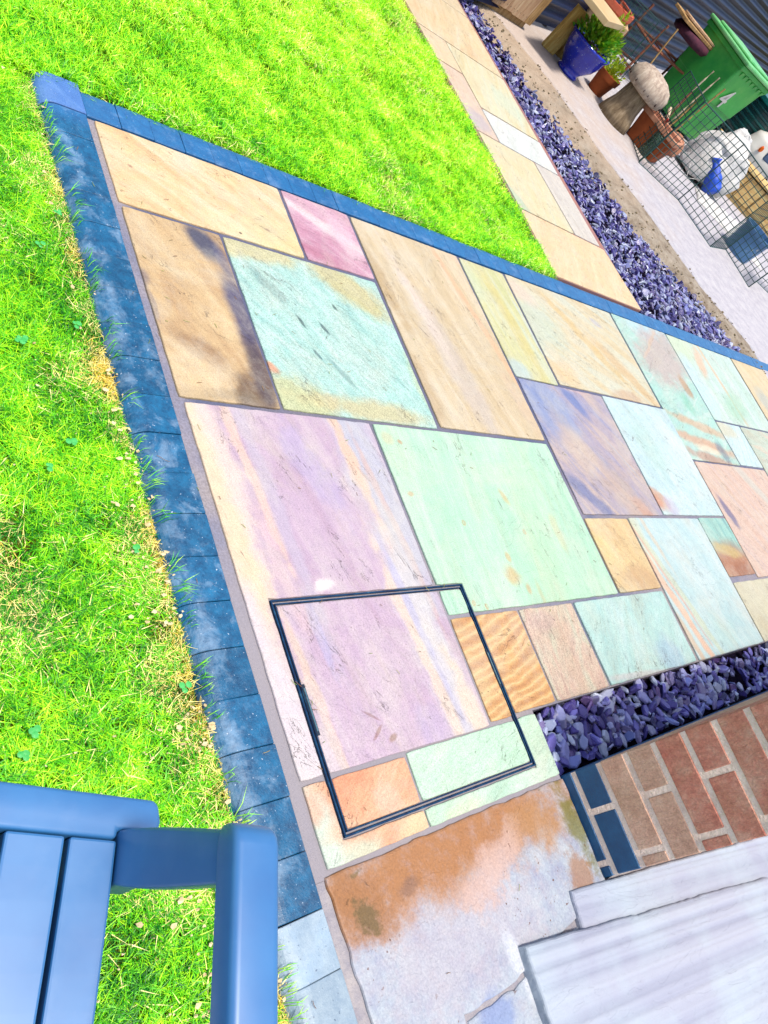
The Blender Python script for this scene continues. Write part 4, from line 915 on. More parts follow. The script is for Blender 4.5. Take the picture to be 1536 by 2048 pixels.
# rotate: sheets are built along local x, height z
# ---- wheelie bin
bx, by = 6.85, 3.30
binp = empty('wheelie_bin', (bx, by, 0)); tag(binp, 'bright green wheelie bin marked with a white number 4', 'wheelie bin')
def bin_mat():
    t = T('bright_green_plastic', .42, .4); v = t.obj()
    c = t.ramp(t.noise(v, 4, 4), [(.3, (50, 190, 90)), (.6, (90, 222, 100)), (.8, (135, 238, 120))]); c = t.mix(t.mr(t.noise(v, 25, 5), .55, .75, 0, .3), c, rgb((140, 225, 140))); t.color(c); t.normal(t.bump(t.noise(v, 300, 2), .0004)); return t.m
M_bin = bin_mat()
BW, BD, BH = .62, .66, .80
vs = []
for z, s in ((.03, .80), (.40, .90), (.41, .92), (BH, 1.0)):
    cxx, cyy = BW / 2, BD / 2
    for (a, b) in ((0, 0), (1, 0), (1, 1), (0, 1)): vs.append((cxx + (a - .5) * BW * s, cyy + (b - .5) * BD * s, z))
fs = [(0, 3, 2, 1), (12, 13, 14, 15)]
for k in range(3):
    for i in range(4): j = (i + 1) % 4; fs.append((k * 4 + i, k * 4 + j, k * 4 + 4 + j, k * 4 + 4 + i))
me = mesh(vs, fs); bevel(me, .02, 2, .9); link('bin_body', me, M_bin, binp)
link('bin_rim', box(-.015, BW + .015, -.015, BD + .015, BH - .03, BH + .02, .008), M_bin, binp)
lid = link('bin_lid', bevel(M(join([prism([(-.035, -.05), (BW + .035, -.05), (BW + .035, BD + .03), (-.035, BD + .03)], BH + .022, BH + .06), prism([(.05, .04), (BW - .05, .04), (BW - .05, BD - .05), (.05, BD - .05)], BH + .058, BH + .085)])), .012, 2), mat('pale_green_lid', (165, 245, 175), (110, 225, 135), scale=5, rough=.4, bump=.0003), binp)
for k in range(7):
    x = .06 + k * .083; link('gusset', M(([(x, -.001, BH - .03), (x + .05, -.001, BH - .03), (x + .025, .018, BH - .11), (x, -.014, BH - .03), (x + .05, -.014, BH - .03)], [(0, 1, 2), (3, 2, 4), (0, 2, 3), (1, 4, 2), (0, 3, 4, 1)])), M_bin, binp)
for x in (.03, BW - .1): link('bin_wheel', M((lambda p: ([(v[2] + x, v[0] + BD - .04, v[1] + .095) for v in p[0]], p[1]))(lathe([(.03, 0), (.095, 0), (.095, .06), (.03, .06)], 20))), mat('black_rubber', (25, 25, 30)), binp)
def glyph4(w_, h_, t_):
    # the digit 4 as a flat outline with its hole, laid in x-z
    o = [(.62, 0), (.82, 0), (.82, .26), (1, .26), (1, .40), (.82, .40), (.82, 1), (.60, 1), (0, .42), (0, .26), (.62, .26)]
    i_ = [(.62, .40), (.62, .76), (.24, .40)]
    return [(a * w_, b * h_) for a, b in o], [(a * w_, b * h_) for a, b in i_]
cu = bpy.data.curves.new('number', 'FONT'); cu.body = '4'; cu.size = .28; cu.extrude = .001; cu.offset = .001
tmp = bpy.data.objects.new('tmp_number', cu); COL.objects.link(tmp); dg = bpy.context.evaluated_depsgraph_get(); dg.update(); nm = bpy.data.meshes.new_from_object(tmp.evaluated_get(dg)); bpy.data.objects.remove(tmp)
num = link('number_sticker', nm, mat('white_vinyl', (250, 250, 250), (235, 240, 250), rough=.5, bump=0), binp, (.14, .012, .42)); num.rotation_euler = (math.radians(90 + 5), 0, 0)

# ---- mushroom shaped wooden stool
sp_ = (4.915, 2.499)
st = empty('mushroom_ornament', (sp_[0], sp_[1], 0)); tag(st, 'weathered wooden mushroom ornament with a cracked grey cap beside the terracotta flowerpot', 'garden ornament')
def driftwood(name, a, b, stretch):
    t = T(name, .85, .2); v = t.obj(); c = t.ramp(t.noise(t.vm(v, scale=stretch), 9, 7, .72, .5), [(.28, a), (.5, b), (.7, tuple(min(255, x + 45) for x in b))]); t.color(c); t.normal(t.bump(t.noise(t.vm(v, scale=stretch), 20, 6, .7), .006)); return t.m
link('stem', M(lathe([(.155, 0), (.15, .06), (.125, .14), (.11, .22), (.10, .30)], 26, .12, 3), smooth=True), driftwood('grey_brown_bark', (95, 75, 60), (165, 145, 118), (3, 3, .5)), st)
cap = link('cap', M(lathe([(.03, .262), (.15, .270), (.185, .285), (.20, .33), (.19, .38), (.155, .425), (.09, .455), (.005, .462)], 32, .06, 9), smooth=True), driftwood('cracked_grey_wood', (150, 130, 120), (215, 198, 185), (3.5, 3.5, .45)), st); cap.rotation_euler = (0, .10, 0)
# radial cracks on the cap as thin dark wedges set into its side
for k in range(14):
    a = k * .449 + .1 * (k % 3); r0 = .192; vs = [(math.cos(a - .012) * r0, math.sin(a - .012) * r0, .30), (math.cos(a + .012) * r0, math.sin(a + .012) * r0, .30), (math.cos(a) * .150, math.sin(a) * .150, .40), (math.cos(a - .012) * (r0 + .014), math.sin(a - .012) * (r0 + .014), .303), (math.cos(a + .012) * (r0 + .014), math.sin(a + .012) * (r0 + .014), .303)]
    link('crack', M((vs, [(0, 1, 2), (3, 2, 4), (0, 2, 3), (1, 4, 2), (0, 3, 4, 1)])), bpy.data.materials.get('crack_dark') or mat('crack_dark', (70, 50, 45)), cap)

# ---- pots and plants
def pot_speckle():
    t = T('cobalt_glaze', .12, .6); v = t.obj()
    c = t.ramp(t.noise(v, 6, 4), [(.3, (10, 25, 190)), (.7, (25, 60, 235))]); c = t.mix(t.mr(t.noise(v, 75, 2), .66, .70), c, rgb((170, 200, 255))); t.color(c); return t.m
def foliage(name, parent, cx_, cy_, cz_, rx, rz_, n_, leaf, m_, seed, up=.6):
    r = random.Random(seed); vs = []; fs = []
    for i in range(n_):
        a = r.uniform(0, 6.283); q = r.random() ** .6; el = r.uniform(-.15, 1.35)
        d = Vector((math.cos(a) * math.cos(el), math.sin(a) * math.cos(el), math.sin(el))); p = Vector((cx_, cy_, cz_)) + Vector((d.x * rx * q, d.y * rx * q, d.z * rz_ * q))
        t_ = (d + Vector((r.uniform(-.5, .5), r.uniform(-.5, .5), up + r.uniform(-.4, .4)))).normalized(); s_ = t_.cross(Vector((r.uniform(-1, 1), r.uniform(-1, 1), r.uniform(-1, 1)))).normalized(); L_ = leaf * r.uniform(.6, 1.3); b = len(vs)
        nn_ = t_.cross(s_) * L_ * .12
        vs += [p, p + t_ * L_ * .45 + s_ * L_ * .27 + nn_, p + t_ * L_, p + t_ * L_ * .45 - s_ * L_ * .27 + nn_, p + t_ * L_ * .5]
        fs += [(b, b + 1, b + 4), (b + 1, b + 2, b + 4), (b + 2, b + 3, b + 4), (b + 3, b, b + 4)]
    return stuff(link(name, mesh(vs, fs), m_, parent))
def leafmat(name, a, b):
    t = T(name, .5, .4); g_ = t.n('NewGeometry'); c = t.ramp(g_.outputs['Random Per Island'], [(0, a), (1, b)]); t.color(c)
    tr = t.n('BsdfTranslucent'); t.put(tr.inputs[0], c); mx = t.n('MixShader'); mx.inputs[0].default_value = .3; t.t.links.new(t.b.outputs[0], mx.inputs[1]); t.t.links.new(tr.outputs[0], mx.inputs[2]); t.t.links.new(mx.outputs[0], t.t.nodes['Material Output'].inputs[0]); return t.m
bp_ = (4.421, 2.750)
bp = empty('blue_flowerpot', (bp_[0] + .03, bp_[1] + .03, 0)); tag(bp, 'speckled cobalt blue glazed flowerpot with a bushy bright green plant', 'flowerpot')
link('pot', M(lathe([(.095, 0), (.10, .02), (.088, .035), (.105, .06), (.150, .12), (.175, .19), (.180, .235), (.195, .250), (.195, .268), (.175, .268), (.165, .235), (.02, .23)], 36), smooth=True), pot_speckle(), bp)
link('compost', M(lathe([(.16, .20), (.155, .245), (.02, .255)], 20)), mat('brown_compost', (120, 70, 40), (70, 40, 30), scale=60, bump=.004, rough=.95), bp)
foliage('leaves', bp, .015, 0, .27, .19, .19, 620, .05, leafmat('fresh_green_leaves', (70, 190, 20), (190, 235, 50)), 4)
foliage('leaf_spire', bp, .04, -.03, .36, .06, .22, 130, .035, leafmat('yellow_green_leaves', (170, 220, 30), (225, 245, 70)), 6)
tp_ = (4.883, 2.770)
tp = empty('terracotta_flowerpot', (tp_[0] + .03, tp_[1] + .05, 0)); tag(tp, 'small orange terracotta flowerpot with a yellow-green seedling between blue pot and mushroom', 'flowerpot')
M_terra = simple('terracotta', (208, 112, 62), (176, 88, 48), 12, .8, .001, 90, .2)
link('pot', M(lathe([(.072, 0), (.092, .125), (.105, .127), (.110, .175), (.096, .175), (.088, .150), (.01, .148)], 30), smooth=False), M_terra, tp)
foliage('leaves', tp, 0, 0, .165, .10, .12, 220, .035, bpy.data.materials['yellow_green_leaves'], 8)

# ---- wooden planter of upright boards
wp_ = (4.028, 2.968); wq_ = (3.492, 2.870)
wa = math.atan2(wp_[1] - wq_[1], wp_[0] - wq_[0])
wc = empty('wooden_planter', (wp_[0], wp_[1], 0), wa); tag(wc, 'weathered wooden planter box made of upright nailed boards at the edge of the yard', 'planter')
M_board = driftwood('weathered_boards', (165, 128, 100), (226, 186, 150), (4, 4, .4)); M_board2 = driftwood('tan_boards', (150, 112, 70), (205, 165, 112), (4, 4, .4))
M_nail = mat('dark_nail', (40, 25, 30))
for k in range(13):
    x1 = -k * .0905; o = link('board', box(x1 - .087, x1, 0, .02, .055 + random.uniform(-.006, .006), .50, .002), M_board2 if k in (0,) else M_board, wc)
    for z in (.085, .42):
        for q in (.02, .066): link('nail', M(prism([(x1 - q + .004 * math.cos(a), -.0015 + 0 * a) for a in (0, 1)] + [(x1 - q, .003)], z, z + .008)), M_nail, o)
for k in range(5): link('board', box(.001, .021, .022 + k * .09, .108 + k * .09, .055, .50, .002), M_board2, wc)
for k in range(5): link('board', box(-1.18, -1.16, .022 + k * .09, .108 + k * .09, .055, .50, .002), M_board2, wc)
for k in range(13): link('board', box(-k * .0905 - .087, -k * .0905, .475, .495, .055, .50, .002), M_board2, wc)
link('bottom_rail', box(-1.15, -.02, .03, .06, .0, .06), M_board2, wc); link('bottom_rail', box(-1.15, -.02, .42, .46, .0, .06), M_board2, wc)
link('planter_soil', box(-1.15, -.01, .025, .47, .07, .44), bpy.data.materials['brown_compost'], wc)
for (x_, z_, n_) in ((-.25, .46, 260), (-.6, .46, 300), (-.95, .46, 300)): foliage('leaves', wc, x_, .24, z_, .22, .3, n_, .06, bpy.data.materials['fresh_green_leaves'], int(-x_ * 100))

# ---- short wooden posts
def leanpost(px_, w_, d_, h_, lab, lean, m_):
    o = link('wooden_post', bevel(M(prism([(-w_ / 2, -d_ / 2), (w_ / 2, -d_ / 2), (w_ / 2, d_ / 2), (-w_ / 2, d_ / 2)], 0, h_)), .004, 1), m_, None, (px_[0], px_[1], 0)); o.rotation_euler = lean; return tag(o, lab, 'post')
M_ylw = driftwood('yellow_pine', (196, 150, 70), (230, 192, 112), (4, 4, .5))
leanpost((4.309, 2.948), .13, .045, .36, 'tall yellow pine offcut standing on end beside the wooden planter', (.0, .03, math.radians(-12)), M_ylw)
leanpost((4.495, 2.988), .10, .04, .17, 'short yellow pine offcut standing behind the blue flowerpot', (0, 0, math.radians(-12)), M_ylw)

# ---- beige hexagonal stone planter and terracotta bowl
hp = (5.186, 3.539)
hx = empty('stone_planter', (hp[0] + .12, hp[1] + .18, 0), .3); tag(hx, 'wide beige many-sided stone planter behind the blue flowerpot', 'planter')
def ngon(r, n_, a0=0): return [(r * math.cos(a0 + 6.2832 * k / n_), r * math.sin(a0 + 6.2832 * k / n_)) for k in range(n_)]
M_beige = simple('beige_cast_stone', (238, 208, 170), (215, 175, 140), 10, .85, .003, 60, .2)
link('planter_body', bevel(M(join([prism(ngon(.30, 8, .2), 0, .06), prism(ngon(.26, 8, .2), .058, .30), prism(ngon(.31, 8, .2), .298, .37)])), .006), M_beige, hx)
link('terracotta_rim', M(lathe([(.24, .36), (.27, .40), (.27, .44), (.235, .44), (.22, .39), (.02, .385)], 30)), mat('salmon_clay', (240, 130, 95), (225, 110, 80), scale=20), hx)
for k in range(12): link('brick_segment', M(prism([(r_ * math.cos(k * .5236 + a_), r_ * math.sin(k * .5236 + a_)) for r_, a_ in ((.232, .03), (.268, .03), (.268, .49), (.232, .49))], .438, .450)), bpy.data.materials['salmon_clay'], hx)
cb_ = (4.254, 2.630)
cb = link('slab_offcut', box(-.24, .24, -.16, .16, 0, .045, .004), mat('cream_board', (246, 222, 180), (232, 200, 150), scale=8), None, (cb_[0] - .06, cb_[1] + .1, .452)); cb.rotation_euler = (0, 0, .5); tag(cb, 'cream coloured slab laid flat on top of the stone planter', 'slab')
pb_ = (3.637, 2.482)
bag0 = empty('black_bag', (4.98, 3.95, 0)); tag(bag0, 'glossy black plastic bag behind the wooden planter at the top edge', 'bag')
link('sack', M(lathe([(.12, 0), (.22, .08), (.24, .25), (.17, .42), (.06, .52), (.03, .54)], 22, .3, 5), smooth=True), mat('black_polythene', (30, 28, 70), (12, 10, 40), scale=14, rough=.25, bump=.006, bscale=20), bag0)

# ---- welded wire mesh
def wire_grid(w_, h_, cell, r, frame_r=None, xoff=0):
    parts = []
    nx = max(1, round(w_ / cell)); nz_ = max(1, round(h_ / cell))
    for i in range(1, nx): x = w_ * i / nx; parts.append(tube([(x, 0, 0), (x, 0, h_)], r, 4, False))
    for j in range(1, nz_): z = h_ * j / nz_; parts.append(tube([(0, .002, z), (w_, .002, z)], r, 4, False))
    return join(parts)
def wire_frame(w_, h_, r):
    return join([tube([(0, 0, 0), (0, 0, h_)], r, 6), tube([(w_, 0, 0), (w_, 0, h_)], r, 6), tube([(0, 0, 0), (w_, 0, 0)], r, 6), tube([(0, 0, h_), (w_, 0, h_)], r, 6)])
pen = empty('wire_pen', (4.961, 2.053, 0)); tag(pen, 'folding pet playpen of dark green wire mesh panels standing round the pile of bags', 'playpen')
PC = [(4.920, 2.018), (5.408, 1.810), (5.498, 1.339), (5.954, 1.453), (5.925, 1.034), (6.342, 1.209), (6.671, 1.028)]
for i in range(len(PC) - 1):
    a, b = Vector(PC[i]), Vector(PC[i + 1]); L_ = (b - a).length
    f_ = link('pen_panel', M(wire_frame(L_, .60, .005)), M_rope, pen, (a.x - 4.961, a.y - 2.053, 0)); f_.rotation_euler = (0, 0, math.atan2(b.y - a.y, b.x - a.x))
    w2 = link('wire_mesh', M(wire_grid(L_, .60, .053, .0030)), M_rope, f_)
a, b = Vector(PC[0]), Vector((5.190, 2.497)); L_ = (b - a).length
f_ = link('pen_panel', M(wire_frame(L_, .60, .005)), M_rope, pen, (0, 0, 0)); f_.rotation_euler = (0, 0, math.atan2(b.y - a.y, b.x - a.x)); link('wire_mesh', M(wire_grid(L_, .60, .053, .0030)), M_rope, f_)
# spare panels leaning on the fence
def lean_mesh(base, dirang, w_, h_, tilt, lab, cell):
    o = empty('mesh_panel', (base[0], base[1], base[2]), dirang); o.rotation_euler = (tilt, 0, dirang); tag(o, lab, 'mesh panel')
    link('panel_frame', M(wire_frame(w_, h_, .004)), M_rope, o); link('wire_mesh', M(wire_grid(w_, h_, cell, .0024)), M_rope, o)
    return o
pl_, pr_2 = (5.196, 3.656), (5.882, 3.472); pan = math.atan2(pr_2[1] - pl_[1], pr_2[0] - pl_[0]); pw_ = math.hypot(pr_2[0] - pl_[0], pr_2[1] - pl_[1])
lean_mesh((pl_[0], pl_[1], .0), pan, pw_, .56, -.08, 'tall dark green wire mesh panel leaning against the stone planter in front of the fence', .055)
lean_mesh((pl_[0] + .12, pl_[1] + .12, .0), pan + .12, pw_, .52, -.12, 'second green wire mesh panel leaning at a slight angle behind the tall one', .05)

# ---- rusty frame stand with board and cushion on top
rs_ = (6.172, 3.742); re_ = (7.064, 3.754); ra_ = math.atan2(re_[1] - rs_[1], re_[0] - rs_[0]); rw_ = math.hypot(re_[0] - rs_[0], re_[1] - rs_[1])
rs = empty('plant_stand', (rs_[0], rs_[1], 0), ra_); tag(rs, 'rusty brown metal plant stand with splayed legs in front of the green bin', 'plant stand')
M_rust = simple('rusted_iron', (190, 120, 90), (125, 75, 60), 30, .75, .001, 150, .3)
def bar(a, b, r=.008): return tube([a, b], r, 6)
for (x_, y_) in ((0, 0), (rw_, 0), (rw_, .3), (0, .3)): link('leg', M(bar((x_, y_, 0), (x_, y_, .56), .013)), M_rust, rs)
for z in (.10, .36):
    for (a, b) in (((0, 0), (rw_, 0)), ((rw_, 0), (rw_, .3)), ((rw_, .3), (0, .3)), ((0, .3), (0, 0))): link('rail', M(bar((a[0], a[1], z), (b[0], b[1], z), .013)), M_rust, rs)
for x_ in (rw_ * .33, rw_ * .66): link('cross_bar', M(bar((x_, 0, .36), (x_, .3, .36), .007)), M_rust, rs)
SC_ = Vector((rs_[0], rs_[1])) + Vector((math.cos(ra_), math.sin(ra_))) * rw_ * .5
cu_ = empty('cushion', (SC_.x, SC_.y + .05, .565)); tag(cu_, 'dark maroon folded cushion lying on the rusty plant stand', 'cushion')
link('pad', M((lambda p: ([(v[0] * 1.5, v[1] * 1.1, v[2]) for v in p[0]], p[1]))(lathe([(.05, 0), (.16, .01), (.18, .05), (.16, .09), (.05, .10)], 20, .2, 2)), smooth=True), mat('maroon_cloth', (110, 50, 70), (55, 20, 50), scale=12, rough=.9, bump=.006, bscale=20), cu_); cu_.rotation_euler = (0, 0, ra_)
bd = link('plank', box(-.42, .42, -.11, .11, 0, .03, .004), M_board2, None, (SC_.x + .03, SC_.y + .06, .67)); bd.rotation_euler = (0.05, .03, ra_); tag(bd, 'weathered plank lying across the cushion on top of the plant stand', 'plank')
bd2 = link('plank', box(-.36, .36, -.05, .05, 0, .02, .003), M_board, None, (SC_.x + .05, SC_.y + .02, .702)); bd2.rotation_euler = (0.02, .04, ra_ - .08); tag(bd2, 'narrow pale plank stacked on the weathered plank above the stand', 'plank')
# ---- canes
M_cane = simple('bamboo', (226, 196, 130), (170, 120, 80), 20, .6, .001, 60, .3); M_canew = simple('bleached_cane', (250, 240, 220), (225, 200, 165), 20, .6, 0)
def px3(p, z): return (p[0], p[1], z)
def cn(p, lx, ly): return (p[0] + lx, p[1] + ly)
canes = [((6.695, 3.390), cn((6.695, 3.390), .03, .02), .60, 'bleached bamboo cane leaning nearest to the plant stand', M_canew), ((6.799, 3.371), cn((6.799, 3.371), .02, .0), .60, 'long white-tipped bamboo cane in the middle of the leaning canes', M_canew), ((6.837, 3.276), cn((6.837, 3.276), .03, -.01), .58, 'rightmost pale bamboo cane leaning in front of the green bin', M_cane), ((6.855, 3.370), cn((6.855, 3.370), .05, .03), .42, 'short yellow bamboo cane among the leaning canes', M_cane), ((6.257, 3.593), cn((6.257, 3.593), -.02, .10), .60, 'thin straw coloured cane leaning against the wire mesh panels', M_cane), ((6.698, 3.348), cn((6.698, 3.348), .0, .04), .36, 'brown bamboo cane leaning low between the paler canes', M_rust)]
for a, b, z, lab, m_ in canes:
    pa = Vector((a[0], a[1], 0)); pb2 = Vector((b[0], b[1], z)); n_ = 6; ps = [pa.lerp(pb2, k / n_) + Vector((.004 * math.sin(k * 2.1), .004 * math.cos(k * 1.7), 0)) for k in range(n_ + 1)]
    c_ = link('bamboo_cane', M((lambda q: ([(v[0] - pa.x, v[1] - pa.y, v[2]) for v in q[0]], q[1]))(tube(ps, .0085, 7))), m_, None, (pa.x, pa.y, 0)); tag(c_, lab, 'cane', 'canes leaning by the bin')

# ---- terracotta trough with smaller pots, inside the pen's corner
tr_ = (5.222, 2.282)
tro = empty('terracotta_trough', (tr_[0] + .02, tr_[1] + .04, 0), math.radians(112)); tag(tro, 'square orange terracotta planter with a pale rim behind the wire pen', 'planter')
vs = []
for z, s in ((0, .80), (.21, 1.0)):
    for (a, b) in ((-1, -1), (1, -1), (1, 1), (-1, 1)): vs.append((a * .19 * s, b * .12 * s, z))
fs = [(0, 3, 2, 1), (4, 5, 6, 7)] + [(i, (i + 1) % 4, (i + 1) % 4 + 4, i + 4) for i in range(4)]
link('trough_body', bevel(mesh(vs, fs), .006), M_terra, tro); link('rim', bevel(M(ringpart(-.205, .205, -.135, .135, .028, .208, .25)), .004), simple('dusty_terracotta', (236, 178, 152), (215, 150, 120), 14, .85, .001, 80, .2), tro)
fp = empty('fallen_flowerpot', ((5.834, 2.575)[0] + .03, (5.834, 2.575)[1], .10), 0); tag(fp, 'pinkish terracotta flowerpot lying on its side behind the wire pen', 'flowerpot')
link('pot', M(lathe([(.06, 0), (.09, .20), (.105, .202), (.11, .25), (.095, .25), (.08, .2), (.055, .01)], 28)), bpy.data.materials['dusty_terracotta'], fp); fp.rotation_euler = (math.radians(100), 0, math.radians(118)); fp.location.z = .11
# ---- glass jar
gj = empty('glass_jar', ((5.180, 2.229)[0], (5.180, 2.229)[1], 0)); tag(gj, 'tall clear glass jar with green moss inside at the corner of the wire pen', 'jar')
gm = T('green_glass', .08, .5); gm.color(rgb((170, 225, 205))); gm.b.inputs['Transmission Weight'].default_value = .85; gm.b.inputs['IOR'].default_value = 1.3
link('glass', M(lathe([(.05, 0), (.052, .19), (.048, .20), (.046, .19), (.045, .008), (.001, .008)], 24), smooth=True), gm.m, gj)
foliage('moss', gj, 0, 0, .02, .04, .13, 120, .02, bpy.data.materials['fresh_green_leaves'], 12)
# ---- sack, nets, bags
def crumple(part, amp, fr, seed): return [(Vector(v) + Vector((mnoise.noise(Vector(v) * fr + Vector((seed, 0, 0))), mnoise.noise(Vector(v) * fr + Vector((0, seed, 3))), mnoise.noise(Vector(v) * fr + Vector((7, 0, seed))))) * amp) for v in part[0]], part[1]
def fine_lathe(prof, n_, sub=5):
    out = []
    for i in range(len(prof) - 1):
        for k in range(sub): f = k / sub; out.append((prof[i][0] * (1 - f) + prof[i + 1][0] * f, prof[i][1] * (1 - f) + prof[i + 1][1] * f))
    out.append(prof[-1]); return lathe(out, n_)
def sackmat(name, a, b, weave=True):
    t = T(name, .6, .3); v = t.obj(); c = t.ramp(t.noise(v, 9, 5), [(.3, a), (.7, b)]); t.color(c); t.normal(t.bump(t.noise(v, 28, 6, .6), .02, .8)); return t.m
M_white = sackmat('white_woven_sack', (238, 242, 250), (255, 255, 255))
sk_ = (6.434, 2.385)
sk = empty('white_sack', (sk_[0] + .10, sk_[1] + .12, 0)); tag(sk, 'large white woven plastic sack slumped inside the wire pen', 'sack')
p_ = fine_lathe([(.13, 0), (.25, .05), (.27, .18), (.22, .34), (.12, .44), (.02, .47)], 44); p_ = crumple(p_, .075, 6, 3); p_ = crumple(p_, .02, 22, 5); p_ = ([(v[0] * 1.15, v[1] * .9, max(.003, v[2] * 1.12)) for v in p_[0]], p_[1])
o = link('sack_body', M(p_, smooth=True), M_white, sk); sk.rotation_euler = (0, 0, -.6)
link('tie_string', M(tube([(-.2, -.2, .02), (-.28, -.26, .10), (-.24, -.34, .01), (-.15, -.30, .05)], .003, 5)), M_white, sk)
bn_ = (6.541, 2.300)
bn = empty('blue_net_bag', (bn_[0] - .10, bn_[1] - .06, .05)); bn.rotation_euler = Matrix.Rotation(.75, 3, Vector((-.83, -.55, 0))).to_euler(); bn.scale = (.85, .85, .85); tag(bn, 'bright blue net bag standing in front of the white sack', 'net bag')
p_ = fine_lathe([(.06, 0), (.10, .03), (.10, .12), (.075, .22), (.05, .31), (.06, .36)], 30); p_ = crumple(p_, .02, 14, 9)
link('net', M(([(v[0], v[1], max(.002, v[2])) for v in p_[0]], p_[1]), smooth=True), simple('blue_netting', (10, 110, 255), (5, 60, 220), 70, .45, .004, 90, .5), bn)
yb_ = (7.454, 2.708)
yb = empty('yellow_bag', (yb_[0], yb_[1], 0)); tag(yb, 'thin lemon yellow plastic bag between the white sack and the wooden drawers', 'bag')
p_ = fine_lathe([(.03, 0), (.06, .03), (.06, .16), (.03, .25), (.015, .27)], 26); p_ = crumple(p_, .03, 12, 4); link('bag_body', M(([(v[0], v[1] * .6, max(.002, v[2])) for v in p_[0]], p_[1]), smooth=True), simple('yellow_polythene', (250, 235, 60), (240, 215, 30), 10, .4, .006, 30, .4), yb)
# flattened white dust sheet
vs = []; fs = []; ds0 = Vector((6.570, 1.917)); nx_, ny_ = 44, 30
for j in range(ny_ + 1):
    for i in range(nx_ + 1):
        x = (i / nx_ - .5) * .95; y = (j / ny_ - .5) * .42; h_ = .05 * max(0, mnoise.noise(Vector((x * 6, y * 6, 4))) + .35) + .02 * abs(mnoise.noise(Vector((x * 18, y * 18, 1)))) + .05 * math.exp(-((x + .1) / .2) ** 2 - (y / .12) ** 2)
        ed = min(1, min(i, nx_ - i, j, ny_ - j) / 4); x += .02 * mnoise.noise(Vector((x * 9, y * 9, 7))); y += .03 * mnoise.noise(Vector((x * 9, y * 9, 2))); vs.append((x, y, .004 + h_ * ed))
for j in range(ny_):
    for i in range(nx_): a = j * (nx_ + 1) + i; fs.append((a, a + 1, a + nx_ + 2, a + nx_ + 1))
dsh = link('dust_sheet', mesh(vs, fs, True), M_white, None, (ds0.x, ds0.y, 0)); dsh.rotation_euler = (0, 0, math.radians(-40)); sol = dsh.modifiers.new('thickness', 'SOLIDIFY'); sol.thickness = .003; tag(dsh, 'crumpled white plastic sheet spread on the concrete inside the wire pen', 'plastic sheet')
dc_ = (5.625, 1.906)
# ---- wooden drawer unit lying by the pen
wd_ = (7.040, 2.816); we_ = (7.551, 2.445)
wd = empty('drawer_unit', (wd_[0] + .08, wd_[1] + .03, 0), math.atan2(we_[1] - wd_[1], we_[0] - wd_[0])); tag(wd, 'low pale pine drawer unit behind the white plastic sheet', 'drawer unit')
M_pine = driftwood('honey_pine', (226, 176, 100), (246, 206, 140), (.5, 4, 4))
link('top_board', box(-.10, 1.1, .0, .36, .30, .325, .004), M_pine, wd); link('back_board', box(-.08, 1.08, .33, .35, .0, .30), M_pine, wd)
for k in range(5): link('drawer_front', box(-.075 + k * .235, .15 + k * .235, .015, .035, .055, .285, .004), M_pine, wd)
link('plinth', box(-.08, 1.08, .03, .33, 0, .05), M_pine, wd)
for x in (-.09, 1.075): link('side_panel', box(x, x + .018, .01, .33, 0, .30), M_pine, wd)
# ---- blue-grey tub
bt_ = (6.146, 1.394)
bt = empty('blue_tub', (bt_[0] + .09, bt_[1] + .12, 0)); tag(bt, 'round blue-grey plastic tub with white lettering smudges in the wire pen', 'tub')
link('tub_body', M(lathe([(.135, 0), (.15, .22), (.162, .222), (.165, .25), (.15, .25), (.14, .02), (.01, .02)], 36), smooth=False), simple('cloudy_blue_plastic', (110, 165, 225), (90, 145, 210), 12, .4, .001, 60, .5), bt)
for k, (a, z) in enumerate(((4.15, .13), (4.4, .16), (4.0, .09), (4.55, .11), (4.3, .08))):
    r_ = .1485; q = [(a + .06 * math.cos(t_), z + .014 * math.sin(t_)) for t_ in (0, 1.2, 2.2, 3.3, 4.4, 5.4)]
    link('label_patch', M(([((.135 + .015 * zz / .22 + .0015) * math.cos(aa), (.135 + .015 * zz / .22 + .0015) * math.sin(aa), zz) for aa, zz in q], [tuple(range(6))])), mat('white_label', (235, 245, 255), bump=0) if k == 0 else bpy.data.materials['white_label'], bt)
# ---- dark cloth scrap
dk_ = (7.933, 3.921)
dk = link('dark_cloth', M(crumple(fine_lathe([(.07, 0), (.11, .02), (.08, .07), (.02, .10)], 20), .05, 10, 2), smooth=True), mat('navy_cloth', (25, 50, 95), (10, 25, 60), scale=20, rough=.8), None, (dk_[0] + .1, dk_[1] + .1, .30)); tag(dk, 'scrunched dark navy cloth lying over the boxes behind the white sack', 'cloth')
bxx = empty('storage_crate', (dk_[0] + .12, dk_[1] + .12, 0), .3); tag(bxx, 'small green ribbed crate under the dark navy cloth', 'crate')
link('crate_body', box(-.16, .16, -.12, .12, 0, .28, .01), mat('mid_green_plastic', (60, 170, 90), (40, 140, 75), scale=10), bxx)
for k in range(6): link('rib', box(-.15 + k * .055, -.13 + k * .055, -.128, -.119, .02, .26), bpy.data.materials['mid_green_plastic'], bxx)
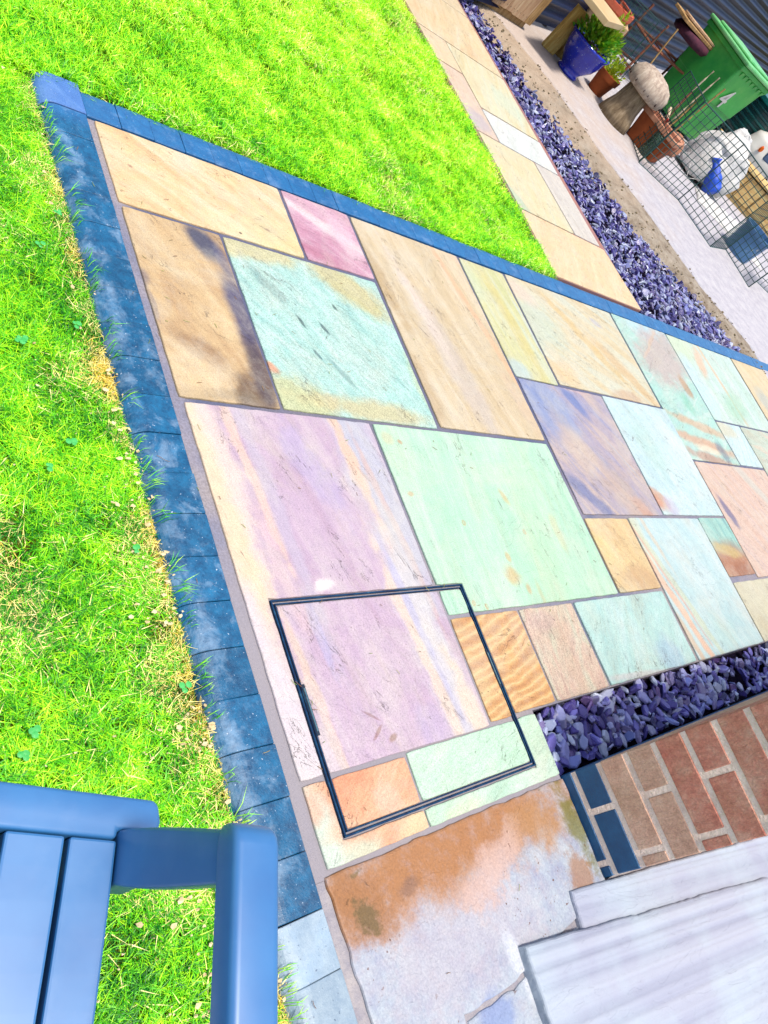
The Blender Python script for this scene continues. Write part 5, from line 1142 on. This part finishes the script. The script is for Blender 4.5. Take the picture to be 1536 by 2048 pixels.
# ---- ribbed dark green water butt
wb_ = (9.995, 4.079)
wb = empty('water_butt', ((9.142, 4.117)[0], (9.142, 4.117)[1], 0)); tag(wb, 'dark teal ribbed plastic water butt to the right of the green bin', 'water butt')
M_teal = simple('dark_teal_plastic', (15, 100, 95), (6, 60, 70), 8, .35, .0005, 100, .5)
link('butt_body', M(lathe([(.25, 0), (.29, .25), (.29, .62), (.27, .66), (.02, .66)], 40), smooth=False), M_teal, wb)
for k in range(9): link('rib', M(lathe([(.285, .05 + k * .067), (.312, .062 + k * .067), (.312, .078 + k * .067), (.285, .09 + k * .067)], 40)), M_teal, wb)
link('rim', M(lathe([(.29, .64), (.32, .655), (.32, .70), (.28, .70)], 40)), simple('teal_rim', (20, 130, 125), (15, 110, 110), 8, .35), wb)
# ---- white ride-on toy
ty_ = (10.581, 4.447)
ty = empty('ride_on_toy', ((9.086, 3.665)[0], (9.086, 3.665)[1], 0), math.radians(-20)); tag(ty, 'white rounded plastic ride-on toy with an orange reflector at the right edge', 'toy')
p_ = fine_lathe([(.12, .10), (.24, .12), (.27, .28), (.22, .46), (.10, .53), (.01, .54)], 36, 4); p_ = ([(v[0] * 1.3, v[1] * .75, v[2]) for v in p_[0]], p_[1])
link('toy_body', M(p_, smooth=True), simple('glossy_white_plastic', (252, 252, 248), (240, 240, 235), 5, .3, 0, 10, .5), ty)
for (x_, z_) in ((-.22, .36), (.2, .36)): 
    link('reflector', M(([(x_ + .028 * math.cos(t_), -.157 + .004 * 0, z_ + .04 * math.sin(t_)) for t_ in [k * .628 for k in range(10)]] + [(x_ + .02 * math.cos(t_), -.178, z_ + .03 * math.sin(t_)) for t_ in [k * .628 for k in range(10)]], [tuple(range(10, 20))] + [(k, (k + 1) % 10, (k + 1) % 10 + 10, k + 10) for k in range(10)])), simple('orange_lens', (255, 130, 20), (245, 90, 10), 5, .2), ty)
link('window_panel', box(-.12, .12, -.20, -.16, .30, .44, .02, 2), simple('grey_blue_panel', (90, 120, 165), None, 5, .3), ty)
for x_ in (-.2, .2):
    for y_ in (-.15, .12): link('wheel', M((lambda p: ([(v[0] + x_, v[2] + y_, v[1] + .10) for v in p[0]], p[1]))(lathe([(.02, 0), (.10, 0), (.10, .05), (.02, .05)], 20))), bpy.data.materials['black_rubber'], ty)
# small red-handled brush on the trough
br = empty('hand_brush', (tr_[0] + .12, tr_[1] + .14, .255), .6); tag(br, 'small hand trowel with a cream handle lying on the terracotta planter', 'trowel')
link('handle', M(tube([(0, 0, .012), (.05, .02, .03), (.12, .05, .06)], [.010, .013, .015], 8)), M_canew, br); link('ferrule', M(tube([(-.04, -.015, .006), (0, 0, .012)], [.012, .010], 8)), mat('red_paint', (190, 50, 40)), br)

# dark tyre lying between the toy and the drawer unit
tyr = empty('tyre', ((9.574, 3.256)[0] + .1, (9.574, 3.256)[1] + .05, 0)); tag(tyr, 'black rubber tyre lying on the concrete beneath the white ride-on toy', 'tyre')
link('tyre_ring', M(lathe([(.12, .02), (.24, .0), (.275, .04), (.28, .10), (.27, .16), (.23, .19), (.13, .18), (.12, .02)], 32)), bpy.data.materials['black_rubber'], tyr)
for k in range(20): a = k * .31416; link('tread_block', M(prism([(r_ * math.cos(a + q_), r_ * math.sin(a + q_)) for r_, q_ in ((.276, -.09), (.288, -.09), (.288, .09), (.276, .09))], .05, .15)), bpy.data.materials['black_rubber'], tyr)
